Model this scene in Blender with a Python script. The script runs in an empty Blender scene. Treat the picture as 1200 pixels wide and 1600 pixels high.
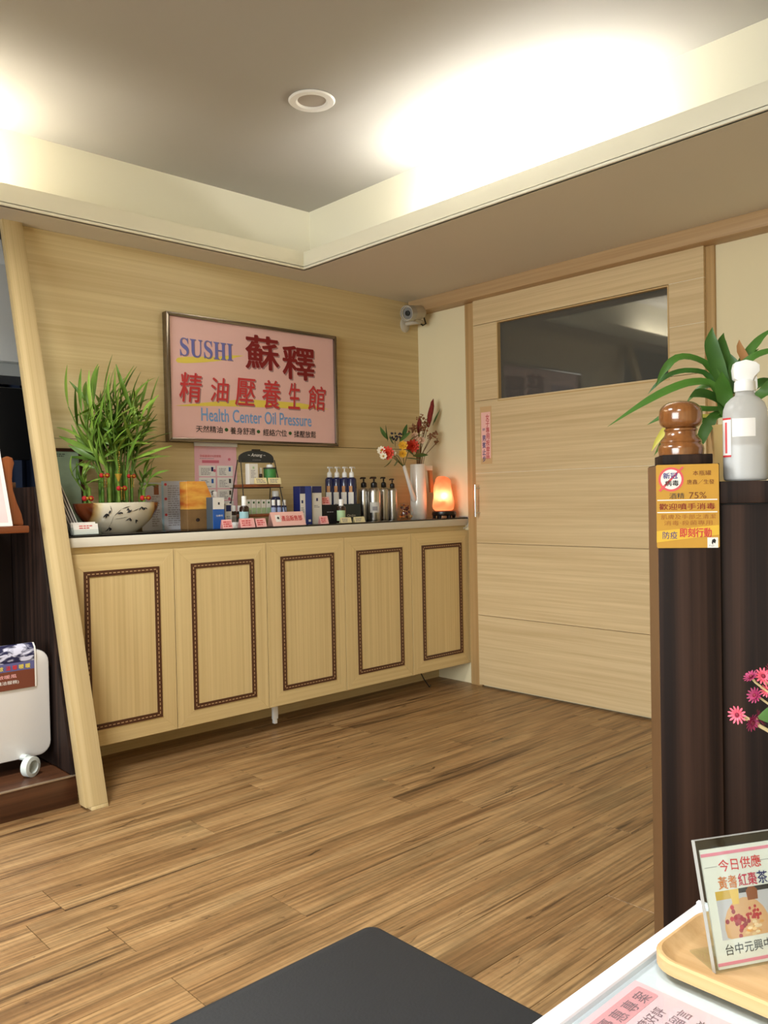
import bpy, bmesh, math, random
from mathutils import Vector, Matrix, noise

random.seed(7)
SC = bpy.context.scene
COL = SC.collection

# ------------------------------------------------------------------ camera
CAM = Vector((-3.4486, -3.3771, 1.03)); YAW, PITCH, ROLL, FPX = 0.7512, -0.0188, -0.0203, 1309.27
def cam_axes():
    cy, sy, cp, sp = math.cos(YAW), math.sin(YAW), math.cos(PITCH), math.sin(PITCH)
    f = Vector((sy*cp, cy*cp, sp)); r0 = Vector((cy, -sy, 0)); u0 = r0.cross(f)
    c, s = math.cos(ROLL), math.sin(ROLL)
    return c*r0 + s*u0, -s*r0 + c*u0, f
RX, UX, FX = cam_axes()
cd = bpy.data.cameras.new('camera'); cam = bpy.data.objects.new('camera', cd); COL.objects.link(cam)
cd.sensor_fit = 'VERTICAL'; cd.sensor_height = 36.0; cd.lens = FPX/1600*36.0; cd.clip_start = 0.02
cam.matrix_world = Matrix(((RX.x, UX.x, -FX.x, CAM.x), (RX.y, UX.y, -FX.y, CAM.y), (RX.z, UX.z, -FX.z, CAM.z), (0, 0, 0, 1)))
SC.camera = cam

# ------------------------------------------------------------------ world, lights, exposure
SC.view_settings.view_transform = 'Standard'; SC.view_settings.look = 'None'
SC.view_settings.gamma = 1.0; SC.view_settings.use_curve_mapping = False
SC.view_settings.exposure = 0.2
w = bpy.data.worlds.new('world'); SC.world = w; w.use_nodes = True
w.node_tree.nodes['Background'].inputs[0].default_value = (0.9, 0.85, 0.75, 1); w.node_tree.nodes['Background'].inputs[1].default_value = 0.02
def area(name, loc, rot, sx, sy, power, color, spread=180):
    l = bpy.data.lights.new(name, 'AREA'); l.shape = 'RECTANGLE'; l.size = sx; l.size_y = sy; l.energy = power; l.color = color
    l.spread = math.radians(spread)
    o = bpy.data.objects.new(name, l); COL.objects.link(o); o.location = loc; o.rotation_euler = rot
    return o
NEUT = (1.0, 0.955, 0.87); WARM = (1.0, 0.83, 0.58)
PI = math.pi
# cove tubes lying in the trough (facing up), ceiling panels and an added fill (facing down)
area('cove_tube_door_side', (-0.86, -1.36, 2.165), (PI, 0, 0), 0.05, 0.9, 12.5, (1.0, 0.985, 0.96))
area('cove_tube_sign_side', (-3.0, -0.09, 2.165), (PI, 0, 0), 1.2, 0.05, 20, (1.0, 0.93, 0.79))
area('cove_tube_entrance_side', (-4.62, -2.4, 2.165), (PI, 0, 0), 0.05, 1.6, 1.5, (1.0, 0.95, 0.85))
area('ceiling_panel_over_table', (-3.05, -3.3, 2.47), (0, 0, 0), 0.3, 0.3, 5.2, (0.95, 1.0, 1.06), 85)
area('ceiling_panel_over_entrance', (-3.25, -1.45, 2.47), (0, 0, 0), 0.5, 0.5, 42, (1.0, 0.99, 0.95), 150)
area('added_fill_behind_camera', (-4.1, -3.3, 2.47), (0, 0, 0), 0.6, 0.6, 28, (1.0, 0.99, 0.95), 170)  # unseen fill lamp added to brighten the sign wall and cabinets
# added daylight fill from an unseen window, behind and left of the camera
area('added_daylight_fill', (-7.56, -2.5, 1.3), (0, -PI/2+0.36, 0), 1.9, 3.4, 165, (0.93, 1.0, 1.0), 150)

# ------------------------------------------------------------------ pixel helpers (1200 x 1600 frame)
def ray(px, py): return FX + RX*((px-600)/FPX) - UX*((py-800)/FPX)
def hit(px, py, ax, val):
    d = ray(px, py); t = (val - CAM[ax])/d[ax]; return CAM + d*t
def W(px, py, Y): return hit(px, py, 1, Y)
def D(px, py, X=-0.035): return hit(px, py, 0, X)
def depth(p): return (Vector(p) - CAM).dot(FX)
def mpp(p): return depth(p)/FPX
def hitpl(px, py, o, n):
    d = ray(px, py); o = Vector(o); n = Vector(n); return CAM + d*((o - CAM).dot(n)/d.dot(n))

# ------------------------------------------------------------------ materials
def lin(c): return tuple((v/255/12.92 if v/255 <= 0.04045 else ((v/255+0.055)/1.055)**2.4) for v in c) + (1.0,)
MATS = {}
def mat(name, col, rough=0.5, metal=0.0, **kw):
    if name in MATS: return MATS[name]
    m = bpy.data.materials.new(name); m.use_nodes = True
    b = m.node_tree.nodes['Principled BSDF']
    b.inputs['Base Color'].default_value = lin(col); b.inputs['Roughness'].default_value = rough; b.inputs['Metallic'].default_value = metal
    for k, v in kw.items(): b.inputs[k.replace('_', ' ')].default_value = v
    MATS[name] = m; return m
def paint(name, col, rough=0.6, amp=0.04, scale=6.0, bump=0.0):
    """plain paint / plastic with a faint mottling"""
    m = mat(name, col, rough); nt = m.node_tree; b = nt.nodes['Principled BSDF']
    tc = nt.nodes.new('ShaderNodeTexCoord'); n = nt.nodes.new('ShaderNodeTexNoise'); n.inputs['Scale'].default_value = scale; n.inputs['Detail'].default_value = 5
    nt.links.new(tc.outputs['Object'], n.inputs['Vector'])
    r = nt.nodes.new('ShaderNodeValToRGB'); c = lin(col)
    r.color_ramp.elements[0].position = 0.3; r.color_ramp.elements[1].position = 0.7
    r.color_ramp.elements[0].color = tuple(max(0, v*(1-amp)) for v in c[:3]) + (1,)
    r.color_ramp.elements[1].color = tuple(min(1, v*(1+amp)) for v in c[:3]) + (1,)
    nt.links.new(n.outputs['Fac'], r.inputs['Fac']); nt.links.new(r.outputs['Color'], b.inputs['Base Color'])
    if bump:
        n2 = nt.nodes.new('ShaderNodeTexNoise'); n2.inputs['Scale'].default_value = 260; nt.links.new(tc.outputs['Object'], n2.inputs['Vector'])
        bp = nt.nodes.new('ShaderNodeBump'); bp.inputs['Strength'].default_value = bump; bp.inputs['Distance'].default_value = 0.001
        nt.links.new(n2.outputs['Fac'], bp.inputs['Height']); nt.links.new(bp.outputs['Normal'], b.inputs['Normal'])
    return m
def wood(name, light, dark, axis, along=1.2, across=40, rough=0.45, pos=(0.32, 0.68), fine=0.25, vary=0.0, broad=0.0, coat=0.0, warp=0.0, flat=None):
    """stretched-noise wood grain running along `axis` in object coordinates"""
    m = mat(name, light, rough); nt = m.node_tree; b = nt.nodes['Principled BSDF']; L = nt.links.new
    tc = nt.nodes.new('ShaderNodeTexCoord'); oi = nt.nodes.new('ShaderNodeObjectInfo')
    mul = nt.nodes.new('ShaderNodeMath'); mul.operation = 'MULTIPLY'; mul.inputs[1].default_value = 37.0
    L(oi.outputs['Random'], mul.inputs[0])
    add = nt.nodes.new('ShaderNodeVectorMath'); add.operation = 'ADD'
    L(tc.outputs['Object'], add.inputs[0]); L(mul.outputs[0], add.inputs[1])
    def nz(al, ac, detail, dist=0.0):
        s = [ac, ac, ac]; s[axis] = al
        if flat is not None: s[flat] = al
        mp = nt.nodes.new('ShaderNodeMapping'); mp.inputs['Scale'].default_value = s
        L(add.outputs[0], mp.inputs['Vector'])
        n = nt.nodes.new('ShaderNodeTexNoise'); n.inputs['Scale'].default_value = 1; n.inputs['Detail'].default_value = detail; n.inputs['Distortion'].default_value = dist
        L(mp.outputs[0], n.inputs['Vector']); return n
    n1 = nz(along, across, 5, warp); n2 = nz(along*4, across*6, 3)
    mx = nt.nodes.new('ShaderNodeMix'); mx.data_type = 'FLOAT'; mx.inputs['Factor'].default_value = fine
    L(n1.outputs['Fac'], mx.inputs['A']); L(n2.outputs['Fac'], mx.inputs['B'])
    out = mx.outputs['Result']
    if broad:
        n3 = nz(along*0.6, across*0.16, 2, 0.4); m3 = nt.nodes.new('ShaderNodeMix'); m3.data_type = 'FLOAT'; m3.inputs['Factor'].default_value = broad
        L(out, m3.inputs['A']); L(n3.outputs['Fac'], m3.inputs['B']); out = m3.outputs['Result']
    r = nt.nodes.new('ShaderNodeValToRGB'); r.color_ramp.elements[0].position = pos[0]; r.color_ramp.elements[1].position = pos[1]
    r.color_ramp.elements[0].color = lin(dark); r.color_ramp.elements[1].color = lin(light)
    L(out, r.inputs['Fac']); col = r.outputs['Color']
    if vary:
        hv = nt.nodes.new('ShaderNodeHueSaturation'); mr = nt.nodes.new('ShaderNodeMapRange')
        mr.inputs['To Min'].default_value = 1-vary; mr.inputs['To Max'].default_value = 1+vary
        L(oi.outputs['Random'], mr.inputs['Value']); L(mr.outputs[0], hv.inputs['Value']); L(col, hv.inputs['Color']); col = hv.outputs['Color']
    L(col, b.inputs['Base Color'])
    bp = nt.nodes.new('ShaderNodeBump'); bp.inputs['Strength'].default_value = 0.12; bp.inputs['Distance'].default_value = 0.001
    L(out, bp.inputs['Height']); L(bp.outputs['Normal'], b.inputs['Normal'])
    b.inputs['Coat Weight'].default_value = coat; b.inputs['Coat Roughness'].default_value = 0.15
    return m
def plank_material():
    m = mat('floor_plank', (150, 112, 70), 0.42); nt = m.node_tree; b = nt.nodes['Principled BSDF']; L = nt.links.new
    tc = nt.nodes.new('ShaderNodeTexCoord'); oi = nt.nodes.new('ShaderNodeObjectInfo')
    mul = nt.nodes.new('ShaderNodeMath'); mul.operation = 'MULTIPLY'; mul.inputs[1].default_value = 91.0; L(oi.outputs['Random'], mul.inputs[0])
    add = nt.nodes.new('ShaderNodeVectorMath'); add.operation = 'ADD'; L(tc.outputs['Object'], add.inputs[0]); L(mul.outputs[0], add.inputs[1])
    def nz(sx, sy, detail, dist=0.0, rough=0.5):
        mp = nt.nodes.new('ShaderNodeMapping'); mp.inputs['Scale'].default_value = (sx, sy, 1); L(add.outputs[0], mp.inputs['Vector'])
        n = nt.nodes.new('ShaderNodeTexNoise'); n.inputs['Scale'].default_value = 1; n.inputs['Detail'].default_value = detail
        n.inputs['Distortion'].default_value = dist; n.inputs['Roughness'].default_value = rough
        L(mp.outputs[0], n.inputs['Vector']); return n.outputs['Fac']
    def ramp(src, stops):
        r = nt.nodes.new('ShaderNodeValToRGB'); e = r.color_ramp.elements
        while len(e) < len(stops): e.new(0.5)
        for k, (p, c) in enumerate(stops): e[k].position = p; e[k].color = c
        L(src, r.inputs['Fac']); return r.outputs['Color']
    def mixc(kind, fac, a, c):
        x = nt.nodes.new('ShaderNodeMix'); x.data_type = 'RGBA'; x.blend_type = kind; x.inputs['Factor'].default_value = fac
        L(a, x.inputs['A']); L(c, x.inputs['B']); return x.outputs['Result']
    base = ramp(nz(1.0, 15, 6, 0.8, 0.62), [(0.30, lin((118, 85, 52))), (0.46, lin((162, 125, 82))), (0.68, lin((190, 155, 108)))])
    fine = ramp(nz(4, 120, 4), [(0.32, lin((160, 160, 160))), (0.62, lin((255, 255, 255)))])
    streak = ramp(nz(0.75, 20, 5, 1.0, 0.62), [(0.335, lin((92, 68, 50))), (0.43, lin((255, 255, 255)))])
    saw = ramp(nz(75, 7, 3, 0.3), [(0.40, lin((200, 190, 178))), (0.55, lin((255, 255, 255)))])
    knot = ramp(nz(5.0, 15, 4, 2.2, 0.6), [(0.27, lin((84, 66, 52))), (0.36, lin((255, 255, 255)))])
    grey = ramp(nz(2.2, 6, 3), [(0.55, lin((255, 255, 255))), (0.72, lin((214, 220, 222)))])
    c = mixc('MULTIPLY', 0.75, base, fine); c = mixc('MULTIPLY', 0.85, c, streak); c = mixc('MULTIPLY', 0.12, c, saw); c = mixc('MULTIPLY', 0.8, c, knot); c = mixc('MULTIPLY', 0.8, c, grey)
    hv = nt.nodes.new('ShaderNodeHueSaturation'); mr = nt.nodes.new('ShaderNodeMapRange'); mr.inputs['To Min'].default_value = 0.96; mr.inputs['To Max'].default_value = 1.04
    L(oi.outputs['Random'], mr.inputs['Value']); L(mr.outputs[0], hv.inputs['Value']); L(c, hv.inputs['Color']); L(hv.outputs['Color'], b.inputs['Base Color'])
    bp = nt.nodes.new('ShaderNodeBump'); bp.inputs['Strength'].default_value = 0.25; bp.inputs['Distance'].default_value = 0.001
    L(fine, bp.inputs['Height']); L(bp.outputs['Normal'], b.inputs['Normal'])
    return m

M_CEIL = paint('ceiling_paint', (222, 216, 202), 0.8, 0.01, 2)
M_LIP = paint('cornice_paint', (238, 233, 212), 0.7, 0.01, 2)
M_WHITEWALL = paint('cream_wall_paint', (230, 217, 180), 0.75, 0.015, 3)
M_VENEER_X = wood('sign_wall_veneer', (222, 202, 154), (198, 173, 124), 0, 0.5, 58, 0.42, (0.34, 0.66), 0.3, broad=0.2)
M_DOOR = wood('sliding_door_veneer', (220, 196, 154), (196, 169, 125), 1, 1.1, 75, 0.42, (0.34, 0.66), 0.3, vary=0.02, broad=0.12)
M_DOORZ = wood('door_trim_veneer', (200, 166, 116), (170, 134, 86), 2, 0.8, 60, 0.45)
M_RAIL = wood('door_rail_veneer', (196, 164, 122), (170, 136, 96), 1, 0.8, 60, 0.45)
M_CABV = wood('cabinet_veneer_upright', (228, 204, 150), (208, 181, 127), 2, 0.7, 95, 0.4, (0.3, 0.66), 0.3)
M_CABH = wood('cabinet_veneer_level', (228, 204, 150), (210, 183, 129), 0, 0.7, 95, 0.4, (0.3, 0.66), 0.3)
M_POST = wood('pine_post', (206, 184, 138), (182, 157, 110), 2, 0.35, 62, 0.45, (0.3, 0.6), 0.2, flat=1)
M_WALNUT = wood('walnut_laminate', (74, 52, 42), (28, 18, 15), 2, 0.45, 36, 0.6, (0.46, 0.80), 0.12, broad=0.25, warp=0.3)
M_WALNUT.node_tree.nodes['Principled BSDF'].inputs['Specular IOR Level'].default_value = 0.2
M_WALNUTX = wood('walnut_laminate_level', (104, 66, 42), (58, 34, 22), 0, 0.6, 42, 0.35, (0.36, 0.7), 0.2, broad=0.3)
M_WALEDGE = paint('walnut_edge', (112, 82, 54), 0.45, 0.05, 12)
M_MAHOG = wood('mahogany', (146, 82, 44), (104, 50, 26), 0, 1, 40, 0.3, coat=0.4)
M_MAHOGZ = wood('mahogany_upright', (168, 98, 50), (124, 62, 30), 2, 1, 40, 0.3, coat=0.4)
M_FINIAL = wood('varnished_finial', (150, 96, 50), (104, 60, 28), 2, 3, 40, 0.2, coat=1.0)
M_TRAY = wood('tray_bamboo', (212, 176, 128), (192, 152, 102), 1, 1.5, 45, 0.42)
M_PLANK = plank_material()
M_SUB = mat('subfloor', (60, 44, 30), 0.9)
M_INLAY = mat('inlay_dark', (84, 50, 32), 0.4); M_DASH = mat('inlay_light', (196, 160, 116), 0.5)
M_CAPW = paint('worktop_edge', (222, 216, 200), 0.4, 0.02, 8); M_GLASSBLK = mat('black_glass_top', (16, 15, 16), 0.06, 0, Specular_IOR_Level=0.5)
M_CHROME = mat('chrome', (210, 208, 205), 0.18, 1.0); M_STEEL = mat('brushed_aluminium', (196, 192, 186), 0.28, 1.0)
M_BLACK = mat('black_plastic', (18, 18, 19), 0.35); M_BLACKM = mat('black_matte', (24, 22, 22), 0.7)
M_WHITE = paint('white_plastic', (240, 240, 238), 0.35, 0.01, 10); M_PAPER = mat('white_paper', (240, 236, 230), 0.7)
M_PINK = paint('sign_pink', (240, 196, 192), 0.45, 0.015, 4); M_CARDPINK = mat('card_pink', (246, 182, 180), 0.6); M_CREAMCARD = mat('card_cream', (240, 226, 176), 0.6)
M_GREY = mat('grey_print', (150, 146, 148), 0.7); M_DKGREY = mat('dark_print', (60, 58, 60), 0.7); M_INK = mat('ink_black', (26, 24, 26), 0.6)
M_RED = mat('ink_red', (206, 58, 62), 0.5); M_DKRED = mat('ink_dark_red', (134, 20, 26), 0.5); M_SHADOW = mat('ink_letter_shadow', (170, 132, 132), 0.5)
M_YEL = mat('ink_yellow', (238, 216, 92), 0.5); M_VIOLET = mat('ink_violet', (112, 116, 186), 0.5); M_SKY = mat('ink_sky', (122, 168, 222), 0.5); M_GREENINK = mat('ink_green', (46, 96, 50), 0.5)
M_NAVY = mat('navy_glass', (18, 26, 74), 0.12, 0, Coat_Weight=0.6); M_NAVYBOX = mat('navy_carton', (22, 32, 92), 0.4); M_BLUEBOX = mat('blue_carton', (40, 92, 172), 0.4)
M_CARTON = mat('pale_carton', (226, 222, 214), 0.5); M_BROWNGL = mat('amber_glass', (44, 24, 14), 0.12, 0, Coat_Weight=0.5)
M_GREEN = mat('green_label', (62, 132, 62), 0.5); M_LTGREEN = mat('pale_green_label', (168, 196, 150), 0.55)
M_GOLD = mat('gold', (222, 176, 84), 0.25, 1.0); M_POMRED = mat('pompom_red', (172, 22, 28), 0.7)
def leaf_mat(name, a, b2, scale=14):
    m = mat(name, a, 0.42); nt = m.node_tree; b = nt.nodes['Principled BSDF']
    oi = nt.nodes.new('ShaderNodeObjectInfo'); tc = nt.nodes.new('ShaderNodeTexCoord'); n = nt.nodes.new('ShaderNodeTexNoise'); n.inputs['Scale'].default_value = scale
    nt.links.new(tc.outputs['Object'], n.inputs['Vector'])
    ad = nt.nodes.new('ShaderNodeMath'); ad.operation = 'ADD'; nt.links.new(oi.outputs['Random'], ad.inputs[0]); nt.links.new(n.outputs['Fac'], ad.inputs[1])
    hf = nt.nodes.new('ShaderNodeMath'); hf.operation = 'MULTIPLY'; hf.inputs[1].default_value = 0.5; nt.links.new(ad.outputs[0], hf.inputs[0])
    r = nt.nodes.new('ShaderNodeValToRGB'); r.color_ramp.elements[0].position = 0.2; r.color_ramp.elements[1].position = 0.8
    r.color_ramp.elements[0].color = lin(a); r.color_ramp.elements[1].color = lin(b2)
    nt.links.new(hf.outputs[0], r.inputs['Fac']); nt.links.new(r.outputs['Color'], b.inputs['Base Color'])
    b.inputs['Subsurface Weight'].default_value = 0.0
    return m
M_BAMLEAF = leaf_mat('bamboo_leaf', (64, 104, 28), (146, 180, 72)); M_BAMSTEM = leaf_mat('bamboo_stalk', (74, 116, 34), (120, 150, 60), 20)
M_DRALEAF = leaf_mat('dracaena_leaf', (34, 78, 24), (80, 124, 44)); M_YELLEAF = mat('yellowed_leaf', (206, 196, 84), 0.5); M_DRYLEAF = mat('dried_leaf', (158, 112, 66), 0.7)
def clear(name, col=(246, 250, 250), rough=0.02, base=0.04):
    m = bpy.data.materials.new(name); m.use_nodes = True; nt = m.node_tree; nt.nodes.clear(); L = nt.links.new
    o = nt.nodes.new('ShaderNodeOutputMaterial'); t = nt.nodes.new('ShaderNodeBsdfTransparent'); t.inputs[0].default_value = lin(col)
    g = nt.nodes.new('ShaderNodeBsdfGlossy'); g.inputs['Roughness'].default_value = rough; lw = nt.nodes.new('ShaderNodeLayerWeight')
    pw = nt.nodes.new('ShaderNodeMath'); pw.operation = 'POWER'; pw.inputs[1].default_value = 5.0; L(lw.outputs['Facing'], pw.inputs[0])
    ma = nt.nodes.new('ShaderNodeMath'); ma.operation = 'MULTIPLY_ADD'; ma.inputs[1].default_value = 0.7; ma.inputs[2].default_value = base; L(pw.outputs[0], ma.inputs[0])
    mx = nt.nodes.new('ShaderNodeMixShader'); L(ma.outputs[0], mx.inputs[0]); L(t.outputs[0], mx.inputs[1]); L(g.outputs[0], mx.inputs[2]); L(mx.outputs[0], o.inputs[0]); return m
M_ACRYL = clear('clear_acrylic'); M_ACEDGE = clear('acrylic_edge', (205, 212, 212), 0.1)

# ------------------------------------------------------------------ mesh builder
class Fr:
    """a local flat frame: origin, right, up; normal = right x up"""
    def __init__(s, o=(0, 0, 0), u=(1, 0, 0), v=(0, 0, 1)):
        s.o = Vector(o); s.u = Vector(u).normalized(); s.v = Vector(v).normalized(); s.n = s.u.cross(s.v)
    def p(s, u, v, n=0.0): return s.o + s.u*u + s.v*v + s.n*n
FRONT = Fr()                                   # faces -y
class MB:
    def __init__(s): s.v = []; s.f = []; s.m = []
    def add(s, vs, fs, mi=0):
        k = len(s.v); s.v += [Vector(x) for x in vs]; s.f += [tuple(i+k for i in f) for f in fs]; s.m += [mi]*len(fs); return s
    def box(s, x0, x1, y0, y1, z0, z1, mi=0):
        vs = [(x, y, z) for z in (z0, z1) for y in (y0, y1) for x in (x0, x1)]
        return s.add(vs, [(0, 2, 3, 1), (4, 5, 7, 6), (0, 1, 5, 4), (1, 3, 7, 5), (3, 2, 6, 7), (2, 0, 4, 6)], mi)
    def plate(s, fr, u0, u1, v0, v1, n0, n1, mi=0):
        return s.prism(fr, [(u0, v0), (u1, v0), (u1, v1), (u0, v1)], n0, n1, mi)
    def prism(s, fr, pts, n0, n1, mi=0):
        k = len(pts); a = sum(pts[i][0]*pts[(i+1) % k][1]-pts[(i+1) % k][0]*pts[i][1] for i in range(k))
        if a < 0: pts = pts[::-1]
        vs = [fr.p(u, v, n0) for u, v in pts] + [fr.p(u, v, n1) for u, v in pts]
        fs = [tuple(range(k-1, -1, -1)), tuple(range(k, 2*k))] + [(i, (i+1) % k, k+(i+1) % k, k+i) for i in range(k)]
        return s.add(vs, fs, mi)
    def lathe(s, prof, seg=24, c=(0, 0, 0), sx=1.0, sy=1.0, mi=0, rot=None, a0=0.0, a1=2*PI):
        c = Vector(c); vs = []; full = abs(a1-a0-2*PI) < 1e-6; cnt = seg if full else seg+1
        for r, z in prof:
            for k in range(cnt):
                a = a0 + (a1-a0)*k/seg; q = Vector((r*math.cos(a)*sx, r*math.sin(a)*sy, z))
                if rot: q = rot @ q
                vs.append(c+q)
        fs = []
        for i in range(len(prof)-1):
            for k in range(seg):
                k2 = (k+1) % cnt if full else k+1
                fs.append((i*cnt+k, i*cnt+k2, (i+1)*cnt+k2, (i+1)*cnt+k))
        if full:
            if prof[0][0] > 1e-5: fs.append(tuple(range(cnt-1, -1, -1)))
            if prof[-1][0] > 1e-5: fs.append(tuple((len(prof)-1)*cnt+k for k in range(cnt)))
        return s.add(vs, fs, mi)
    def tube(s, pts, r, seg=8, mi=0):
        pts = [Vector(p) for p in pts]; n = len(pts); rr = r if isinstance(r, (list, tuple)) else [r]*n
        vs = []; ref = None
        for i, p in enumerate(pts):
            t = (pts[min(i+1, n-1)]-pts[max(i-1, 0)]).normalized()
            if ref is None: ref = Vector((0, 0, 1)) if abs(t.z) < 0.9 else Vector((1, 0, 0))
            a = t.cross(ref).normalized(); b = t.cross(a).normalized(); ref = -b if False else ref
            for k in range(seg):
                an = 2*PI*k/seg; vs.append(p + a*(rr[i]*math.cos(an)) + b*(rr[i]*math.sin(an)))
        fs = [(i*seg+k, i*seg+(k+1) % seg, (i+1)*seg+(k+1) % seg, (i+1)*seg+k) for i in range(n-1) for k in range(seg)]
        fs += [tuple(range(seg-1, -1, -1)), tuple((n-1)*seg+k for k in range(seg))]
        return s.add(vs, fs, mi)
    def ball(s, c, r, seg=10, rings=6, mi=0, sx=1, sy=1, sz=1):
        prof = [(max(1e-6, r*math.sin(PI*i/rings)), -r*math.cos(PI*i/rings)*sz) for i in range(rings+1)]
        return s.lathe(prof, seg, c, sx, sy, mi)
    def ribbon(s, pts, widths, side, fold=0.25, mi=0, thick=0.0):
        """leaf blade: centre line pts, half widths, side vectors, with a keel"""
        n = len(pts); vs = []
        for i in range(n):
            p = Vector(pts[i]); sd = Vector(side[i]); t = (Vector(pts[min(i+1, n-1)])-Vector(pts[max(i-1, 0)])).normalized(); nn = sd.cross(t).normalized()
            wv = widths[i]; vs += [p - sd*wv + nn*(wv*fold), p, p + sd*wv + nn*(wv*fold)]
        fs = []
        for i in range(n-1):
            for k in (0, 1): fs.append((i*3+k, i*3+k+1, (i+1)*3+k+1, (i+1)*3+k))
        return s.add(vs, fs, mi)
    def mesh(s, name, mats, bevel=0.0, seg=2, angle=35, smooth=True):
        me = bpy.data.meshes.new(name); me.from_pydata(s.v, [], s.f)
        for m in (mats if isinstance(mats, (list, tuple)) else [mats]): me.materials.append(m)
        for p, mi in zip(me.polygons, s.m): p.material_index = mi
        bm = bmesh.new(); bm.from_mesh(me); bmesh.ops.remove_doubles(bm, verts=bm.verts, dist=1e-6)
        if bevel:
            es = [e for e in bm.edges if len(e.link_faces) == 2 and e.calc_face_angle(0) > 0.5]
            bmesh.ops.bevel(bm, geom=es, offset=bevel, segments=seg, affect='EDGES', profile=0.5, clamp_overlap=True)
        bm.to_mesh(me); bm.free()
        if smooth:
            me.shade_smooth(); me.set_sharp_from_angle(angle=math.radians(angle))
        return me
    def build(s, name, mats, parent=None, **kw):
        return link(name, s.mesh(name, mats, **kw), parent)
def link(name, me, parent=None, mw=None):
    o = bpy.data.objects.new(name, me); COL.objects.link(o)
    if parent: o.parent = parent
    if mw is not None: o.matrix_local = mw
    return o
def tag(o, label, cat, group=None):
    o['label'] = label; o['category'] = cat
    if group: o['group'] = group
    return o
def thing(name, label, cat, loc=(0, 0, 0), rz=0.0, group=None):
    o = bpy.data.objects.new(name, None); COL.objects.link(o); o.empty_display_size = 0.05
    o.location = loc; o.rotation_euler = (0, 0, rz); return tag(o, label, cat, group)
def struct(name, me, parent=None):
    o = link(name, me, parent)
    if not parent: o['kind'] = 'structure'
    return o
def struct_root(name):
    o = bpy.data.objects.new(name, None); COL.objects.link(o); o.empty_display_size = 0.05; o['kind'] = 'structure'; return o
# lettering: queued, converted in one go at the end
TEXTQ = []
def text(parent, s, fr, u0, u1, v0, v1, m, n=0.0008, bold=0.0, name='lettering', shear=0.0, keep=False, wob=0.0):
    TEXTQ.append((parent, s, fr, u0, u1, v0, v1, m, n, bold, name, shear, keep, wob))
def flush_text():
    tmp = []
    for q in TEXTQ:
        c = bpy.data.curves.new('tmp_text', 'FONT'); c.body = q[1]; c.size = 1; c.resolution_u = 3; c.shear = q[11]
        o = bpy.data.objects.new('tmp_text', c); COL.objects.link(o); tmp.append(o)
    dg = bpy.context.evaluated_depsgraph_get()
    for o, q in zip(tmp, TEXTQ):
        parent, s, fr, u0, u1, v0, v1, m, n, bold, name, shear, keep, wob = q
        me = bpy.data.meshes.new_from_object(o.evaluated_get(dg))
        xs = [v.co.x for v in me.vertices]; ys = [v.co.y for v in me.vertices]
        if not xs: continue
        a, b, c, d = min(xs), max(xs), min(ys), max(ys); kx = (u1-u0)/max(b-a, 1e-6); ky = (v1-v0)/max(d-c, 1e-6)
        if keep: kx = ky = min(kx, ky)
        for v in me.vertices:
            x, y = v.co.x, v.co.y
            if wob:
                x += wob*math.sin(y*7+x*3.1)*0.05; y += wob*math.sin(x*6.3)*0.05
            v.co = fr.p(u0+(x-a)*kx, v0+(y-c)*ky, n)
        if bold:
            co = [v.co.copy() for v in me.vertices]; fc = [tuple(p.vertices) for p in me.polygons]; b2 = MB(); r = bold*ky*0.75
            for k in range(7):
                a = k*PI/3; du, dv = (0, 0) if k == 6 else (r*math.cos(a), r*math.sin(a)*0.8)
                b2.add([v+fr.u*du+fr.v*dv+fr.n*(0.00002*k) for v in co], fc)
            bpy.data.meshes.remove(me); me = bpy.data.meshes.new(name); me.from_pydata(b2.v, [], b2.f)
        me.materials.clear(); me.materials.append(m); me.name = name
        link(name, me, parent)
    for o in tmp:
        c = o.data; bpy.data.objects.remove(o); bpy.data.curves.remove(c)
def lines(parent, fr, u0, u1, v0, v1, rows, m, n=0.0006, seed=1, name='small_print', fill=0.45, cols=1):
    """rows of unreadably small print as short raised strips, one mesh"""
    r = random.Random(seed); b = MB(); h = (v1-v0)/rows; cw = (u1-u0)/cols
    for c in range(cols):
        for i in range(rows):
            y = v1-(i+0.5)*h; e = u0+c*cw; x = e; end = e+cw*(0.9 if cols > 1 else 1)*(r.uniform(0.55, 1.0))
            while x < end:
                ww = r.uniform(0.5, 2.2)*h; x2 = min(x+ww, end)
                b.plate(fr, x, x2, y-h*fill/2, y+h*fill/2, n*0.2, n); x = x2+h*0.35
    return b.build(name, m, parent, smooth=False)
def sheet(name, fr, u0, u1, v0, v1, t, m, parent=None, bevel=0.0):
    return MB().plate(fr, u0, u1, v0, v1, -t, 0).build(name, m, parent, bevel=bevel)

HS, HC, LX, LY, LIPT = 2.1225, 2.482, -0.957, -0.1812, 2.207
XW, YN = -7.5, -5.0          # far ends of the room behind the camera

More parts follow.
